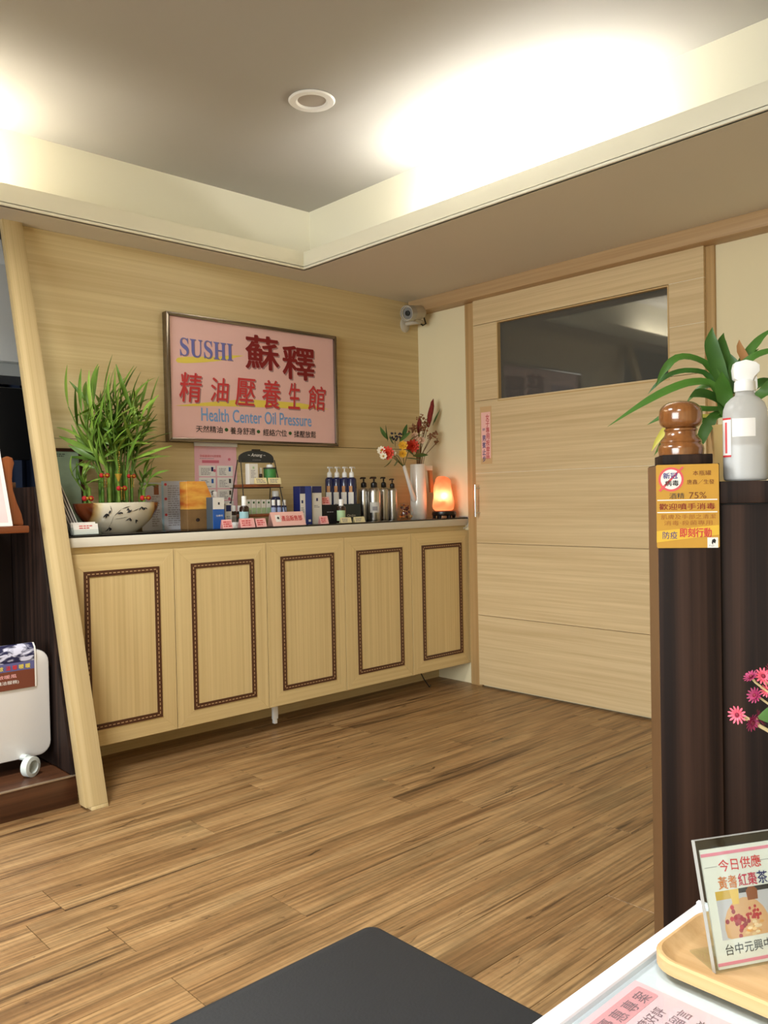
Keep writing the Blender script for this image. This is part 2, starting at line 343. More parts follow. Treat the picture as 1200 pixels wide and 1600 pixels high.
# ================================================================== STRUCTURE
# ---- floor: sub-floor with single planks
fl = MB().box(XW, 0.1, YN, 1.6, -0.06, -0.005).mesh('floor', M_SUB); FLOOR = struct('floor', fl)
ROWH, PL = 0.1525, 1.22
known = {0: -2.09, 1: -2.62, 3: -2.582, 4: -2.207, 5: -2.577}
cache = {}
def plank_mesh(L):
    k = round(L, 3)
    if k not in cache:
        cache[k] = MB().box(0.0006, L-0.0006, -ROWH+0.0006, -0.0006, -0.005, 0.0).mesh('plank', M_PLANK, bevel=0.0008, seg=1)
    return cache[k]
rr = random.Random(3)
for r in range(-7, 27):
    ytop = -0.978 - r*ROWH
    off = known.get(r, rr.uniform(-3, -1.8)); x = off
    while x > XW: x -= PL
    while x < 0:
        a = max(x, XW); b = min(x+PL, 0.0)
        if b-a > 0.03: link('plank', plank_mesh(b-a), FLOOR, Matrix.Translation((a, ytop, 0)))
        x += PL
# ---- ceiling: tray ceiling, soffits, lips with a small moulding
CE = struct_root('ceiling')
MB().box(XW, 0.1, YN, 1.6, HC, HC+0.05).build('tray_ceiling', paint('ceiling_paint_darkened', (174, 171, 164), 0.8, 0.01, 2), CE)  # ceiling paint darkened so the tray's shade sits in its colour
XU = -0.775
MB().box(LX, 0.1, YN, 0.0, HS, HS+0.015).build('soffit_panel', M_CEIL, CE)
MB().box(XW, LX, LY, 0.0, HS, HS+0.015).build('soffit_panel', M_CEIL, CE)
MB().box(XW, -4.5, YN, LY, HS, HS+0.015).build('soffit_panel', M_CEIL, CE)
MB().box(LX, LX+0.012, YN, LY+0.012, HS, LIPT).build('cornice_lip', M_LIP, CE, bevel=0.0015)
MB().box(-4.5, LX, LY, LY+0.012, HS, LIPT).build('cornice_lip', M_LIP, CE, bevel=0.0015)
MB().box(-4.512, -4.5, YN, LY+0.012, HS, LIPT).build('cornice_lip', M_LIP, CE, bevel=0.0015)
MB().box(LX-0.006, LX, YN, LY-0.006, HS, HS+0.011).build('cornice_moulding', M_LIP, CE, bevel=0.002)
MB().box(-4.494, LX, LY-0.006, LY, HS, HS+0.011).build('cornice_moulding', M_LIP, CE, bevel=0.002)
MB().box(XU, XU+0.03, YN, 0.0, HS+0.015, HC).build('upper_cove_wall', M_LIP, CE)
MB().box(XW, XU, 0.0, 0.03, HS+0.015, HC).build('upper_cove_wall', M_LIP, CE)
# ---- walls
WL = struct_root('wall_left')
XE = -2.275
ZSEAM = 1.291
xl = lambda z: -2.265+(HS-z)*0.128
MB().prism(Fr(), [(xl(0), 0), (0, 0), (0, ZSEAM-0.001), (xl(ZSEAM), ZSEAM-0.001)], -0.018, 0).build('veneer_panel', M_VENEER_X, WL, bevel=0.0006, seg=1)
MB().prism(Fr(), [(xl(ZSEAM), ZSEAM+0.001), (0, ZSEAM+0.001), (0, HS), (xl(HS), HS)], -0.018, 0).build('veneer_panel', M_VENEER_X, WL, bevel=0.0006, seg=1)
MB().prism(Fr(), [(xl(0), 0), (0.1, 0), (0.1, HS), (xl(HS), HS)], -0.09, -0.0185).build('wall_core', M_BLACKM, WL)
WR = struct_root('wall_right')
MB().box(0.0, 0.1, YN, 0.018, 0.0, HS).build('plaster', M_WHITEWALL, WR)
struct('wall_near', MB().box(XW, 0.1, YN-0.1, YN, 0, HC).mesh('wall_near', M_WHITEWALL))
struct('wall_entrance', MB().box(XW-0.1, XW, YN, 1.6, 0, 0.34).box(XW-0.1, XW, YN, 1.6, 2.26, HC).box(XW-0.1, XW, YN, -4.22, 0.34, 2.26).box(XW-0.1, XW, -0.78, 1.6, 0.34, 2.26).mesh('wall_entrance', M_WHITEWALL))
W1 = struct_root('added_window_1')  # unseen window frame added around the daylight fill
for k in range(5): MB().box(XW-0.04, XW, -4.22+0.86*k-0.0, -4.18+0.85*k, 0.34, 2.26).build('mullion', mat('alu_frame', (150, 150, 148), 0.4, 0.8), W1)
WB = struct('wall_back', MB().box(XW, 0.1, 1.5, 1.6, 0, HC).mesh('wall_back', paint('back_office_wall', (120, 116, 112), 0.8)))
struct('wall_office_side', MB().box(-0.9, -0.8, 0.09, 1.5, 0, HC).mesh('wall_office_side', paint('office_side_wall', (150, 146, 140), 0.8)))
# ---- sliding door, rail and jambs on the right wall (frame: u runs toward the camera, v up, n into the room)
RW = Fr((0, 0, 0), (0, -1, 0), (0, 0, 1))
DR = struct_root('door_1')
def dyz(px, py):
    h = D(px, py); return -h.y, h.z
d0 = dyz(742.5, 700)[0]; d1 = dyz(1099.5, 430)[0]; dt = dyz(742, 468)[1]; db = 0.012
g1, g2, g3, g4 = dyz(744, 739.6)[1], dyz(746, 848.4)[1], dyz(750, 961)[1], dyz(744, 627)[1]
wu0, wu1 = dyz(778, 560)[0], dyz(1043.5, 520)[0]; wz1 = dyz(900, 478)[1]; wz0 = dyz(900, 610)[1]
ga, gb = dyz(1070, 439)[1], dyz(1070, 508)[1]
G = 0.0022; NF, NB = 0.035, 0.018
MB().plate(RW, d0+0.001, wu0-0.004, db+0.001, dt-0.001, 0.004, NB).plate(RW, wu1+0.004, d1-0.001, db+0.001, dt-0.001, 0.004, NB)\
    .plate(RW, wu0-0.004, wu1+0.004, db+0.001, wz0-0.004, 0.004, NB).plate(RW, wu0-0.004, wu1+0.004, wz1+0.004, dt-0.001, 0.004, NB)\
    .build('door_core', mat('door_groove', (214, 190, 148), 0.6), DR)
def dpanel(u0, u1, z0, z1): MB().plate(RW, u0, u1, z0+G/2, z1-G/2, NB, NF).build('door_panel', M_DOOR, DR, bevel=0.0008, seg=1)
dpanel(d0, d1, db, g3); dpanel(d0, d1, g3, g2); dpanel(d0, d1, g2, g1); dpanel(d0, d1, g1, g4)
zg = wz0 - 0.006
dpanel(d0, wu0-0.006, g4, ga)
MB().plate(RW, wu0-0.006, wu1+0.006, g4+G/2, wz0-0.006, NB, NF).build('door_panel', M_DOOR, DR) if wz0-0.006 > g4+0.006 else None
dpanel(wu1+0.006, d1, g4, gb); dpanel(wu1+0.006, d1, gb, ga)
MB().plate(RW, d0, d1, max(ga+G/2, wz1+0.006), dt, NB, NF).build('door_panel', M_DOOR, DR, bevel=0.0008, seg=1)
for u0_, u1_, z_ in ((d0, d1, g1), (wu1+0.006, d1, gb), (wu1+0.006, d1, ga)):
    MB().plate(RW, u0_, u1_, z_-G/2+0.0002, z_+G/2-0.0002, NB, NF-0.0002).build('groove_lit_strip', mat('groove_lit_tone', (246, 236, 212), 0.5), DR)  # pale strips paint the light caught along the upper grooves
# window: trim, recessed reveal and a dark tinted pane that mirrors the room
tr = mat('window_bead', (196, 164, 112), 0.5)
for a in ((wu0-0.006, wu0, wz0-0.006, wz1+0.006), (wu1, wu1+0.006, wz0-0.006, wz1+0.006), (wu0, wu1, wz0-0.006, wz0), (wu0, wu1, wz1, wz1+0.006)):
    MB().plate(RW, *a, 0.006, NF+0.001).build('window_bead', tr, DR)
def pane_mat():
    m = bpy.data.materials.new('tinted_pane'); m.use_nodes = True; nt = m.node_tree; b = nt.nodes['Principled BSDF']
    b.inputs['Base Color'].default_value = lin((74, 74, 70)); b.inputs['Roughness'].default_value = 0.03; b.inputs['IOR'].default_value = 1.75
    return m
MB().plate(RW, wu0, wu1, wz0, wz1, 0.006, 0.012).build('window_pane', pane_mat(), DR)
# handle
hz0, hz1 = dyz(747, 807)[1], dyz(747, 757)[1]; hu = d0 + 0.024
hd = MB().tube([RW.p(hu, hz0, NF+0.035), RW.p(hu, hz1, NF+0.035)], 0.006, 12).build('door_handle', M_CHROME, DR)
for z in (hz0+0.02, hz1-0.02): MB().tube([RW.p(hu, z, NF-0.001), RW.p(hu, z, NF+0.035)], 0.005, 10).build('handle_post', M_CHROME, hd)
# notice on the door
nu0, nu1 = dyz(751, 680)[0], dyz(768.5, 680)[0]; nz1, nz0 = dyz(760, 635)[1], dyz(760, 725)[1]
dn = thing('door_notice', 'narrow pink and tan vertical notice stuck on the sliding door', 'notice', RW.p((nu0+nu1)/2, nz0, NF+0.0005))
NR = Fr((0, 0, 0), (0, -1, 0), (0, 0, 1)); nw = (nu1-nu0)/2; nh = nz1-nz0
MB().plate(NR, -nw, nw, 0, nh, 0, 0.001).build('backing_card', mat('notice_tan', (206, 168, 120), 0.6), dn)
MB().plate(NR, -nw*0.82, nw*0.80, 0.03, nh-0.03, 0.001, 0.0014).build('pink_sheet', mat('notice_pink', (240, 188, 178), 0.6), dn)
for k, ch in enumerate('女子專用按摩區'): text(dn, ch, NR, nw*0.0, nw*0.62, nh*0.86-k*0.0335-0.031, nh*0.86-k*0.0335, mat('notice_red', (196, 66, 70), 0.6), 0.0018, 0.02)
for k, ch in enumerate('男賓止步'): text(dn, ch, NR, -nw*0.66, -nw*0.08, nh*0.50-k*0.036-0.031, nh*0.50-k*0.036, mat('notice_blue', (60, 56, 120), 0.6), 0.0018, 0.02)
text(dn, '說明', NR, -nw*0.6, -nw*0.15, nh*0.58, nh*0.58+0.014, mat('notice_blue', (60, 56, 120), 0.6), 0.0018)
# rail box under the soffit, and jamb strips
struct('trim_1', MB().plate(RW, 0.02, 3.6, 2.055, HS, 0.0, 0.095).mesh('trim_1', M_RAIL, bevel=0.002))
struct('trim_2', MB().plate(RW, D(733, 700, 0).y*-1, d0+0.004, 0.0, 2.055, 0.0, 0.018).mesh('trim_2', M_DOORZ, bevel=0.002))
ju1 = -D(1119, 450, 0).y
struct('trim_3', MB().plate(RW, d1-0.004, ju1, 0.0, 2.055, 0.0, 0.016).mesh('trim_3', M_DOORZ, bevel=0.002))

# ---- recessed downlight in the tray ceiling
dl = thing('recessed_downlight', 'unlit round white downlight recessed in the ceiling', 'downlight', (-1.512, -0.962, HC))
MB().lathe([(0.052, 0.0), (0.082, 0.0), (0.086, -0.004), (0.08, -0.009), (0.058, -0.009), (0.052, -0.004), (0.052, 0.0)], 40).build('rim', M_WHITE, dl)
MB().lathe([(0.0, -0.0005), (0.054, -0.0005), (0.054, -0.002), (0.0, -0.002)], 36).build('lens', mat('frosted_lens', (170, 162, 152), 0.3), dl)

# ================================================================== SLANTED POST
# (y,z) profile leaning from the wall top to the floor in front of the worktop
def lean(z, off=0.0): return -0.668 + (0.668-0.035)*z/HS + off
PXA, PXB = -2.298, -2.221
sp = thing('slanted_post', 'pale pine post leaning from floor to soffit at the counter end', 'post', (PXA, -0.64, 0))
S = Fr((0, 0.64, 0), (0, 1, 0), (0, 0, 1))        # u = world y, v = z, n = +x
MB().prism(S, [(lean(0.012), 0.012), (lean(HS), HS), (lean(HS, 0.032), HS), (lean(0.012, 0.052), 0.012)], 0, PXB-PXA).build('post_board', M_POST, sp, bevel=0.0015)
MB().prism(S, [(lean(0.0), 0.0), (lean(0.0115), 0.0115), (lean(0.0115, 0.052), 0.0115), (lean(0.0, 0.052), 0.0)], 0.018, PXB-PXA).build('foot_block', M_POST, sp, bevel=0.001)

# ================================================================== CABINET RUN AND WORKTOP
DW, ZT, ZB, YF = 0.4458, 0.8377, 0.1146, -0.3585
ordn = ['leftmost, next to the slanted post', 'second from the slanted post', 'middle one of the five', 'second from the sliding door', 'rightmost, next to the white wall']
for i in range(5):
    x0 = -DW*(5-i)
    c = thing('base_cabinet', 'wood veneer base cabinet with dark inlaid door, ' + ordn[i], 'cabinet', (x0, YF, ZB), 0, 'base cabinets under the worktop')
    MB().box(0.001, DW-0.001, 0.021, -YF, 0, ZT-ZB).build('body', M_CABV, c)
    h = ZT-ZB; f0, f1, t0, t1 = 0.0, 0.02, 0.0015, DW-0.0015
    door = MB().plate(Fr(), t0+0.004, t1-0.004, 0.004, h-0.004, -0.02, -0.002).build('door', M_CABV, c)
    a, bq = 0.062, 0.062; F = Fr()
    iu0, iu1, iv0, iv1 = 0.075, DW-0.066, 0.0625, h-0.0655
    def fp(pts, m, nm): MB().prism(F, pts, -0.004, 0.0).build(nm, m, door, bevel=0.0006, seg=1)
    fp([(t0, 0), (t1, 0), (iu1, iv0), (iu0, iv0)], M_CABH, 'rail'); fp([(t0, h), (t1, h), (iu1, iv1), (iu0, iv1)], M_CABH, 'rail')
    fp([(t0, 0), (iu0, iv0), (iu0, iv1), (t0, h)], M_CABV, 'stile'); fp([(t1, 0), (iu1, iv0), (iu1, iv1), (t1, h)], M_CABV, 'stile')
    q = 0.021
    fp([(iu0+q, iv0+q), (iu1-q, iv0+q), (iu1-q, iv1-q), (iu0+q, iv1-q)], M_CABV, 'centre_panel')
    def inl(pts, dash):
        b = MB().prism(F, pts, -0.003, 0.003)
        (ua, va), (ub, vb) = dash; Ls = math.hypot(ub-ua, vb-va); n = int(Ls/0.0165)
        for k in range(n):
            t = (k+0.5)/n; u, v = ua+(ub-ua)*t, va+(vb-va)*t
            b.plate(F, u-(0.005 if ua != ub else 0.0017), u+(0.005 if ua != ub else 0.0017), v-(0.0017 if ua != ub else 0.005), v+(0.0017 if ua != ub else 0.005), 0.003, 0.0036, 1)
        b.build('inlay_strip', [M_INLAY, M_DASH], door)
    inl([(iu0, iv0), (iu1, iv0), (iu1-q, iv0+q), (iu0+q, iv0+q)], ((iu0+q/2, iv0+q/2), (iu1-q/2, iv0+q/2)))
    inl([(iu0, iv1), (iu1, iv1), (iu1-q, iv1-q), (iu0+q, iv1-q)], ((iu0+q/2, iv1-q/2), (iu1-q/2, iv1-q/2)))
    inl([(iu0, iv0), (iu0+q, iv0+q), (iu0+q, iv1-q), (iu0, iv1)], ((iu0+q/2, iv0+q/2), (iu0+q/2, iv1-q/2)))
    inl([(iu1, iv0), (iu1-q, iv0+q), (iu1-q, iv1-q), (iu1, iv1)], ((iu1-q/2, iv0+q/2), (iu1-q/2, iv1-q/2)))
    if i == 2: MB().box(0.062, 0.088, 0.06, 0.075, -0.075, 0.0).box(0.066, 0.082, 0.058, 0.077, -0.0946, -0.075).build('plastic_foot', M_WHITE, c, bevel=0.002)
struct('baseboard_left', MB().box(-5*DW, 0.0, -0.115, -0.1, 0.0, ZB).mesh('baseboard_left', M_CABH))
wt = thing('worktop', 'long pale-edged counter worktop with a black glass surface', 'worktop', (-5*DW/2, -0.18, ZT))
hw = 5*DW/2
MB().box(-hw+0.012, hw, YF+0.205, 0.18, 0.0, 0.026).build('recess_strip', M_CABH, wt)
MB().box(-hw+0.012, hw, YF+0.178, 0.18, 0.026, 0.062).build('edge_slab', M_CAPW, wt, bevel=0.002)
ZC = ZT+0.069
MB().box(-hw+0.012, hw, YF+0.179, 0.18, 0.062, 0.069).build('glass_top', M_GLASSBLK, wt, bevel=0.001)

# ================================================================== WALL SIGN
YS = -0.026
sx0, sx1, sz0, sz1 = -1.6141, -0.641, 1.2916, 1.8633
sg = thing('wall_sign', 'large framed pink sign with red Chinese lettering on the veneer wall', 'sign', ((sx0+sx1)/2, 0, sz0))
SF = Fr((-(sx0+sx1)/2, YS, -sz0))                 # u = world x, v = world z
fw = 0.017
MB().plate(SF, sx0+fw/2, sx1-fw/2, sz0+fw/2, sz1-fw/2, -0.022, 0).build('sign_panel', M_PINK, sg)
def frame_bar(pts): MB().prism(SF, pts, -0.0255, 0.012).build('frame_bar', mat('sign_frame', (140, 130, 120), 0.2, 1.0), sg, bevel=0.003)
frame_bar([(sx0, sz0), (sx1, sz0), (sx1-fw, sz0+fw), (sx0+fw, sz0+fw)]); frame_bar([(sx0, sz1), (sx1, sz1), (sx1-fw, sz1-fw), (sx0+fw, sz1-fw)])
frame_bar([(sx0, sz0), (sx0+fw, sz0+fw), (sx0+fw, sz1-fw), (sx0, sz1)]); frame_bar([(sx1, sz0), (sx1-fw, sz0+fw), (sx1-fw, sz1-fw), (sx1, sz1)])
def zr(px0, px1, py0, py1, Y=YS, ox=240, oy=470, k=0.25):
    """zoom-crop rectangle -> world x0,x1,z0,z1 on plane y=Y"""
    a, b, c, d = ox+px0*k, ox+px1*k, oy+py0*k, oy+py1*k; mx, my = (a+b)/2, (c+d)/2
    return W(a, my, Y).x, W(b, my, Y).x, W(mx, d, Y).z, W(mx, c, Y).z
def blob(pts, n, m, nm):
    """flat painted brush stroke from sign-crop pixels"""
    q = [W(240+x*0.25, 470+y*0.25, YS) for x, y in pts]; MB().prism(SF, [(p.x, p.z) for p in q], n*0.3, n).build(nm, m, sg)
blob([(137, 372), (150, 356), (200, 350), (300, 350), (400, 350), (480, 340), (565, 343), (520, 353), (480, 366), (400, 377), (300, 386), (200, 390), (150, 386)], 0.0006, M_YEL, 'brush_stroke')
blob([(132, 655), (300, 638), (480, 622), (560, 614), (680, 622), (800, 630), (920, 640), (1000, 655), (1095, 678), (900, 676), (760, 668), (600, 664), (400, 658), (200, 658)], 0.0006, M_YEL, 'brush_stroke')
def sgn(s, rect, m, bold, dx=0.0, dz=0.0, n=0.0012, wob=0.0, shear=0.0):
    a, b, c, d = zr(*rect); text(sg, s, SF, a+dx, b+dx, c+dz, d+dz, m, n, bold, shear=shear, wob=wob)
for s, rect in (('蘇', (575, 780, 222, 428)), ('釋', (808, 1003, 290, 492))):
    sgn(s, rect, M_SHADOW, 0.03, 0.007, -0.006, 0.0009); sgn(s, rect, M_DKRED, 0.03, n=0.0013)
for s, rect in zip('精油壓養生館', ((160, 300, 450, 632), (356, 470, 482, 630), (508, 636, 486, 654), (678, 790, 498, 672), (840, 912, 514, 676), (965, 1075, 534, 684))):
    sgn(s, rect, M_SHADOW, 0.022, 0.005, -0.005, 0.0009, 0.0, 0.12); sgn(s, rect, M_RED, 0.014, n=0.0013, shear=0.12)
sgn('\U0001D412\U0001D414\U0001D412\U0001D407\U0001D408', (164, 494, 248, 360), M_SHADOW, 0.0, 0.003, -0.003, 0.0009); sgn('\U0001D412\U0001D414\U0001D412\U0001D407\U0001D408', (164, 494, 248, 360), M_VIOLET, 0.0, n=0.0013)
sgn('Health Center Oil Pressure', (298, 984, 690, 768), M_SKY, 0.012)
for s, x0, x1, y0, y1 in (('天然精油', 265, 430, 782, 824), ('養身舒適', 478, 634, 793, 836), ('經絡穴位', 684, 832, 804, 846), ('揉壓放鬆', 877, 1014, 814, 856)):
    sgn(s, (x0, x1, y0, y1), M_INK, 0.012)
for x, y in ((455, 806), (655, 818), (853, 828)):
    p = W(240+x*0.25, 470+y*0.25, YS); b = MB(); b.prism(SF, [(p.x+0.0095*math.cos(k*PI/8), p.z+0.0085*math.sin(k*PI/8)) for k in range(16)], 0.0003, 0.0012); b.build('green_dot', M_GREENINK, sg)

# ================================================================== SURVEILLANCE CAMERA
cv = thing('surveillance_camera', 'grey bullet surveillance camera bracketed to the wall near the ceiling corner', 'camera', (-0.108, 0.0, 1.993))
MB().lathe([(0.0, 0.0), (0.042, 0.0), (0.042, 0.008), (0.03, 0.016), (0.0, 0.018)], 28, rot=Matrix.Rotation(PI/2, 3, 'X'), sx=0.8).build('wall_plate', paint('camera_grey', (188, 178, 160), 0.4), cv)
dirv = Vector((-1.0, -0.14, -0.2)).normalized(); rotc = Vector((0, 0, 1)).rotation_difference(dirv).to_matrix(); cc = W(636.5, 489.5, -0.13)-Vector((-0.108, 0.0, 1.993))-dirv*0.066
MB().tube([(0, -0.012, 0.004), (0.012, -0.05, 0.006), (0.03, -0.10, 0.006), cc-Vector((0, 0, 0.034))], 0.012, 12).build('bracket_arm', MATS['camera_grey'], cv)
hs = MB().lathe([(0.0, -0.07), (0.030, -0.07), (0.038, -0.055), (0.040, 0.05), (0.040, 0.066), (0.034, 0.066), (0.033, 0.058), (0.0, 0.058)], 28, cc, rot=rotc).build('housing', MATS['camera_grey'], cv)
MB().lathe([(0.0405, 0.03), (0.0425, 0.03), (0.0425, 0.074), (0.0385, 0.074), (0.0385, 0.03)], 28, cc, rot=rotc).build('front_ring', mat('camera_ring', (176, 172, 164), 0.35, 0.5), hs)
MB().lathe([(0.0, 0.059), (0.031, 0.059), (0.031, 0.061), (0.0, 0.061)], 24, cc, rot=rotc).build('led_plate', mat('led_plate', (120, 118, 116), 0.3), hs)
MB().lathe([(0.0, 0.061), (0.015, 0.061), (0.014, 0.068), (0.0, 0.07)], 20, cc, rot=rotc).build('lens', M_BLACK, hs)
MB().tube([cc-dirv*0.068, cc-dirv*0.085+Vector((0.0, 0, -0.02)), (0.07, -0.10, 0.0), (0.045, -0.10, -0.012), (0.03, -0.10, -0.004)], 0.0045, 8).build('cable', M_BLACK, cv)

# ================================================================== THINGS ON THE WORKTOP
def cx(px, Y, py=815): return W(px, py, Y).x
def hz(px, py, Y, base=None): return W(px, py, Y).z - (ZC if base is None else base)
def rad(wpx, x, Y, z=None): return wpx/2*mpp((x, Y, ZC if z is None else z))
def label_patch(parent, r, z0, z1, ang, half, m, name='label', c=(0, 0, 0)):
    return MB().lathe([(r+0.0002, z0), (r+0.0006, z0), (r+0.0006, z1), (r+0.0002, z1)], 10, c, a0=ang-half, a1=ang+half).build(name, m, parent)
FACE = -2.32     # polar angle (rad) of the direction toward the viewer seen from the worktop
def pump_bottle(name, label, cat, px, wpx, shoulder, top, Y, mb, mp, group, lab=None, silver=False, noz=PI):
    x = cx(px, Y); R = rad(wpx, x, Y); hs = hz(px, shoulder, Y); ht = hz(px, top, Y)
    t = thing(name, label, cat, (x, Y, ZC), 0, group)
    if silver: prof = [(R*0.96, 0), (R, 0.004), (R, hs-R*0.9), (R*0.96, hs-R*0.6), (R*0.8, hs-R*0.28), (R*0.52, hs-R*0.06), (R*0.42, hs)]
    else: prof = [(R*0.95, 0), (R, 0.004), (R, hs-R*0.7), (R*0.95, hs-R*0.4), (R*0.75, hs-R*0.15), (R*0.45, hs)]
    MB().lathe([(0.0, 0.0)]+prof+[(0.0, hs)], 28).build('body', mb, t)
    ch = (ht-hs)
    cl = MB().lathe([(R*0.5, 0), (R*0.54, ch*0.04), (R*0.52, ch*0.4), (R*0.3, ch*0.52), (R*0.18, ch*0.55)], 20, (0, 0, hs-0.001)).build('pump_collar', mp, t)
    MB().lathe([(R*0.15, 0), (R*0.15, ch*0.34)], 10, (0, 0, hs+ch*0.54)).build('pump_stem', mp, t)
    hd = MB().lathe([(R*0.2, 0), (R*0.34, ch*0.05), (R*0.34, ch*0.12), (R*0.2, ch*0.15)], 14, (0, 0, hs+ch*0.85)).build('pump_head', mp, t)
    dx, dy = math.cos(noz), math.sin(noz); z = hs+ch*0.93
    MB().tube([(-dx*R*0.5, -dy*R*0.5, z), (dx*R*0.9, dy*R*0.9, z), (dx*R*1.15, dy*R*1.15, z-ch*0.07)], [R*0.2, R*0.17, R*0.12], 8).build('nozzle', mp, hd)
    if lab: lab(t, R, hs)
    return t
def small_bottle(name, label, px, wpx, capb, top, Y, mb, mc, group=None, lab=None, base=None, sprayer=False, base_z=None):
    zb = ZC if base_z is None else base_z
    x = cx(px, Y); R = rad(wpx, x, Y, zb); hs = hz(px, capb, Y, zb); ht = hz(px, top, Y, zb)
    t = thing(name, label, 'bottle', (x, Y, zb), 0, group)
    MB().lathe([(0, 0), (R*0.94, 0), (R, 0.003), (R, hs-R*0.55), (R*0.9, hs-R*0.25), (R*0.5, hs), (0, hs)], 22).build('body', mb, t)
    rc = R*(0.5 if sprayer else 0.72)
    MB().lathe([(0, hs-0.002), (rc, hs-0.002), (rc, ht-0.002), (rc*0.92, ht), (0, ht)], 18).build('cap', mc, t)
    if lab: label_patch(t, R, hs*0.12, hs*0.72, FACE, 1.1, lab)
    return t
def carton(name, label, l, m, r, top, Y, mf, ms=None, group=None, dmin=0.03, cat='box', base_z=None):
    """box standing square to the wall: px l..m its left side, m..r its front"""
    zb = ZC if base_z is None else base_z
    x0, x1 = cx(m, Y), cx(r, Y); h = hz((m+r)/2, top, Y, zb)
    d = max(dmin, hit(l, 815, 0, x0).y - Y) if l < m else dmin
    t = thing(name, label, cat, ((x0+x1)/2, Y+d/2, zb), 0, group); w2 = (x1-x0)/2
    MB().box(-w2, w2, -d/2, d/2, 0, h).build('carton', [mf] if ms is None else ms, t, bevel=0.0008, seg=1)
    return t, Fr((-w2, -d/2, 0)), w2*2, h, Fr((-w2, d/2, 0), (0, -1, 0), (0, 0, 1)), d
def card(name, label, l, r, top, bot, Y, m, group, base=None, lean_deg=18, txt=None, tm=None):
    zb = ZC if base is None else base; x0, x1 = cx(l, Y), cx(r, Y); h = hz((l+r)/2, top, Y, zb)
    t = thing(name, label, 'card', ((x0+x1)/2, Y, zb), 0, group); w2 = (x1-x0)/2; a = math.radians(lean_deg)
    f = Fr((-w2, 0, 0), (1, 0, 0), (0, math.sin(a), math.cos(a))); L = h/math.cos(a)
    MB().plate(f, 0, w2*2, 0.0004, L, -0.0006, 0).build('front_leaf', m, t)
    f2 = Fr((w2, L*math.sin(a)+0.0012+L*math.sin(a)*0.8, 0), (-1, 0, 0), (0, -math.sin(a)*0.8, math.cos(a))); MB().plate(f2, 0, w2*2, 0.0004, L*0.99, -0.0006, 0).build('back_leaf', m, t)
    if txt: text(t, txt, f, w2*0.25, w2*1.75, L*0.3, L*0.72, tm or M_RED, 0.0005, 0.02)
    else: lines(t, f, w2*0.25, w2*1.8, L*0.15, L*0.85, 3, tm or M_RED, 0.0005, seed=int(l), fill=0.5)
    return t, f, w2*2, L

# ---- lucky bamboo in a painted bowl
YB = -0.20; bx = cx(183, YB); BW = rad(136, bx, YB); bh = hz(183, 786, YB)
bam = thing('potted_bamboo', 'lucky bamboo with many stalks and long leaves in a painted white bowl', 'plant', (bx, YB, ZC))
def bowl_mat():
    m = mat('bowl_glaze', (228, 220, 200), 0.18); nt = m.node_tree; b = nt.nodes['Principled BSDF']
    tc = nt.nodes.new('ShaderNodeTexCoord'); sx = nt.nodes.new('ShaderNodeSeparateXYZ'); nt.links.new(tc.outputs['Object'], sx.inputs[0])
    ab = nt.nodes.new('ShaderNodeMath'); ab.operation = 'ABSOLUTE'; nt.links.new(sx.outputs['X'], ab.inputs[0])
    n = nt.nodes.new('ShaderNodeTexNoise'); n.inputs['Scale'].default_value = 30; nt.links.new(tc.outputs['Object'], n.inputs['Vector'])
    ml = nt.nodes.new('ShaderNodeMath'); ml.operation = 'MULTIPLY_ADD'; ml.inputs[1].default_value = 0.012; nt.links.new(n.outputs['Fac'], ml.inputs[0]); nt.links.new(ab.outputs[0], ml.inputs[2])
    mr = nt.nodes.new('ShaderNodeMapRange'); mr.inputs['From Min'].default_value = 0.10; mr.inputs['From Max'].default_value = 0.16; nt.links.new(ml.outputs[0], mr.inputs['Value'])
    r = nt.nodes.new('ShaderNodeValToRGB'); e = r.color_ramp.elements; e.new(0.5); e.new(0.6)
    for k, (p, c) in enumerate(((0.0, (230, 224, 206)), (0.28, (224, 208, 164)), (0.5, (200, 160, 96)), (0.62, (112, 52, 24)))): e[k].position = p; e[k].color = lin(c)
    nt.links.new(mr.outputs[0], r.inputs['Fac']); nt.links.new(r.outputs['Color'], b.inputs['Base Color']); b.inputs['Coat Weight'].default_value = 0.5
    return m
BR = lambda t: BW*(0.44+0.56*math.sin(t*PI/2)**0.9)          # outer radius at relative height
SYB = 0.62
prof = [(0.0, 0.0)] + [(BR(k/10), bh*k/10) for k in range(11)] + [(BW*0.96, bh+0.002), (BW*0.93, bh-0.004), (BW*0.5, bh*0.45), (0.0, bh*0.4)]
bowl = MB().lathe(prof, 48, sy=SYB).build('bowl', bowl_mat(), bam)
MB().lathe([(0.0, bh-0.012), (BW*0.9, bh-0.012)], 32, sy=SYB).build('pebbles', paint('pebbles', (96, 84, 66), 0.8, 0.3, 120), bowl)
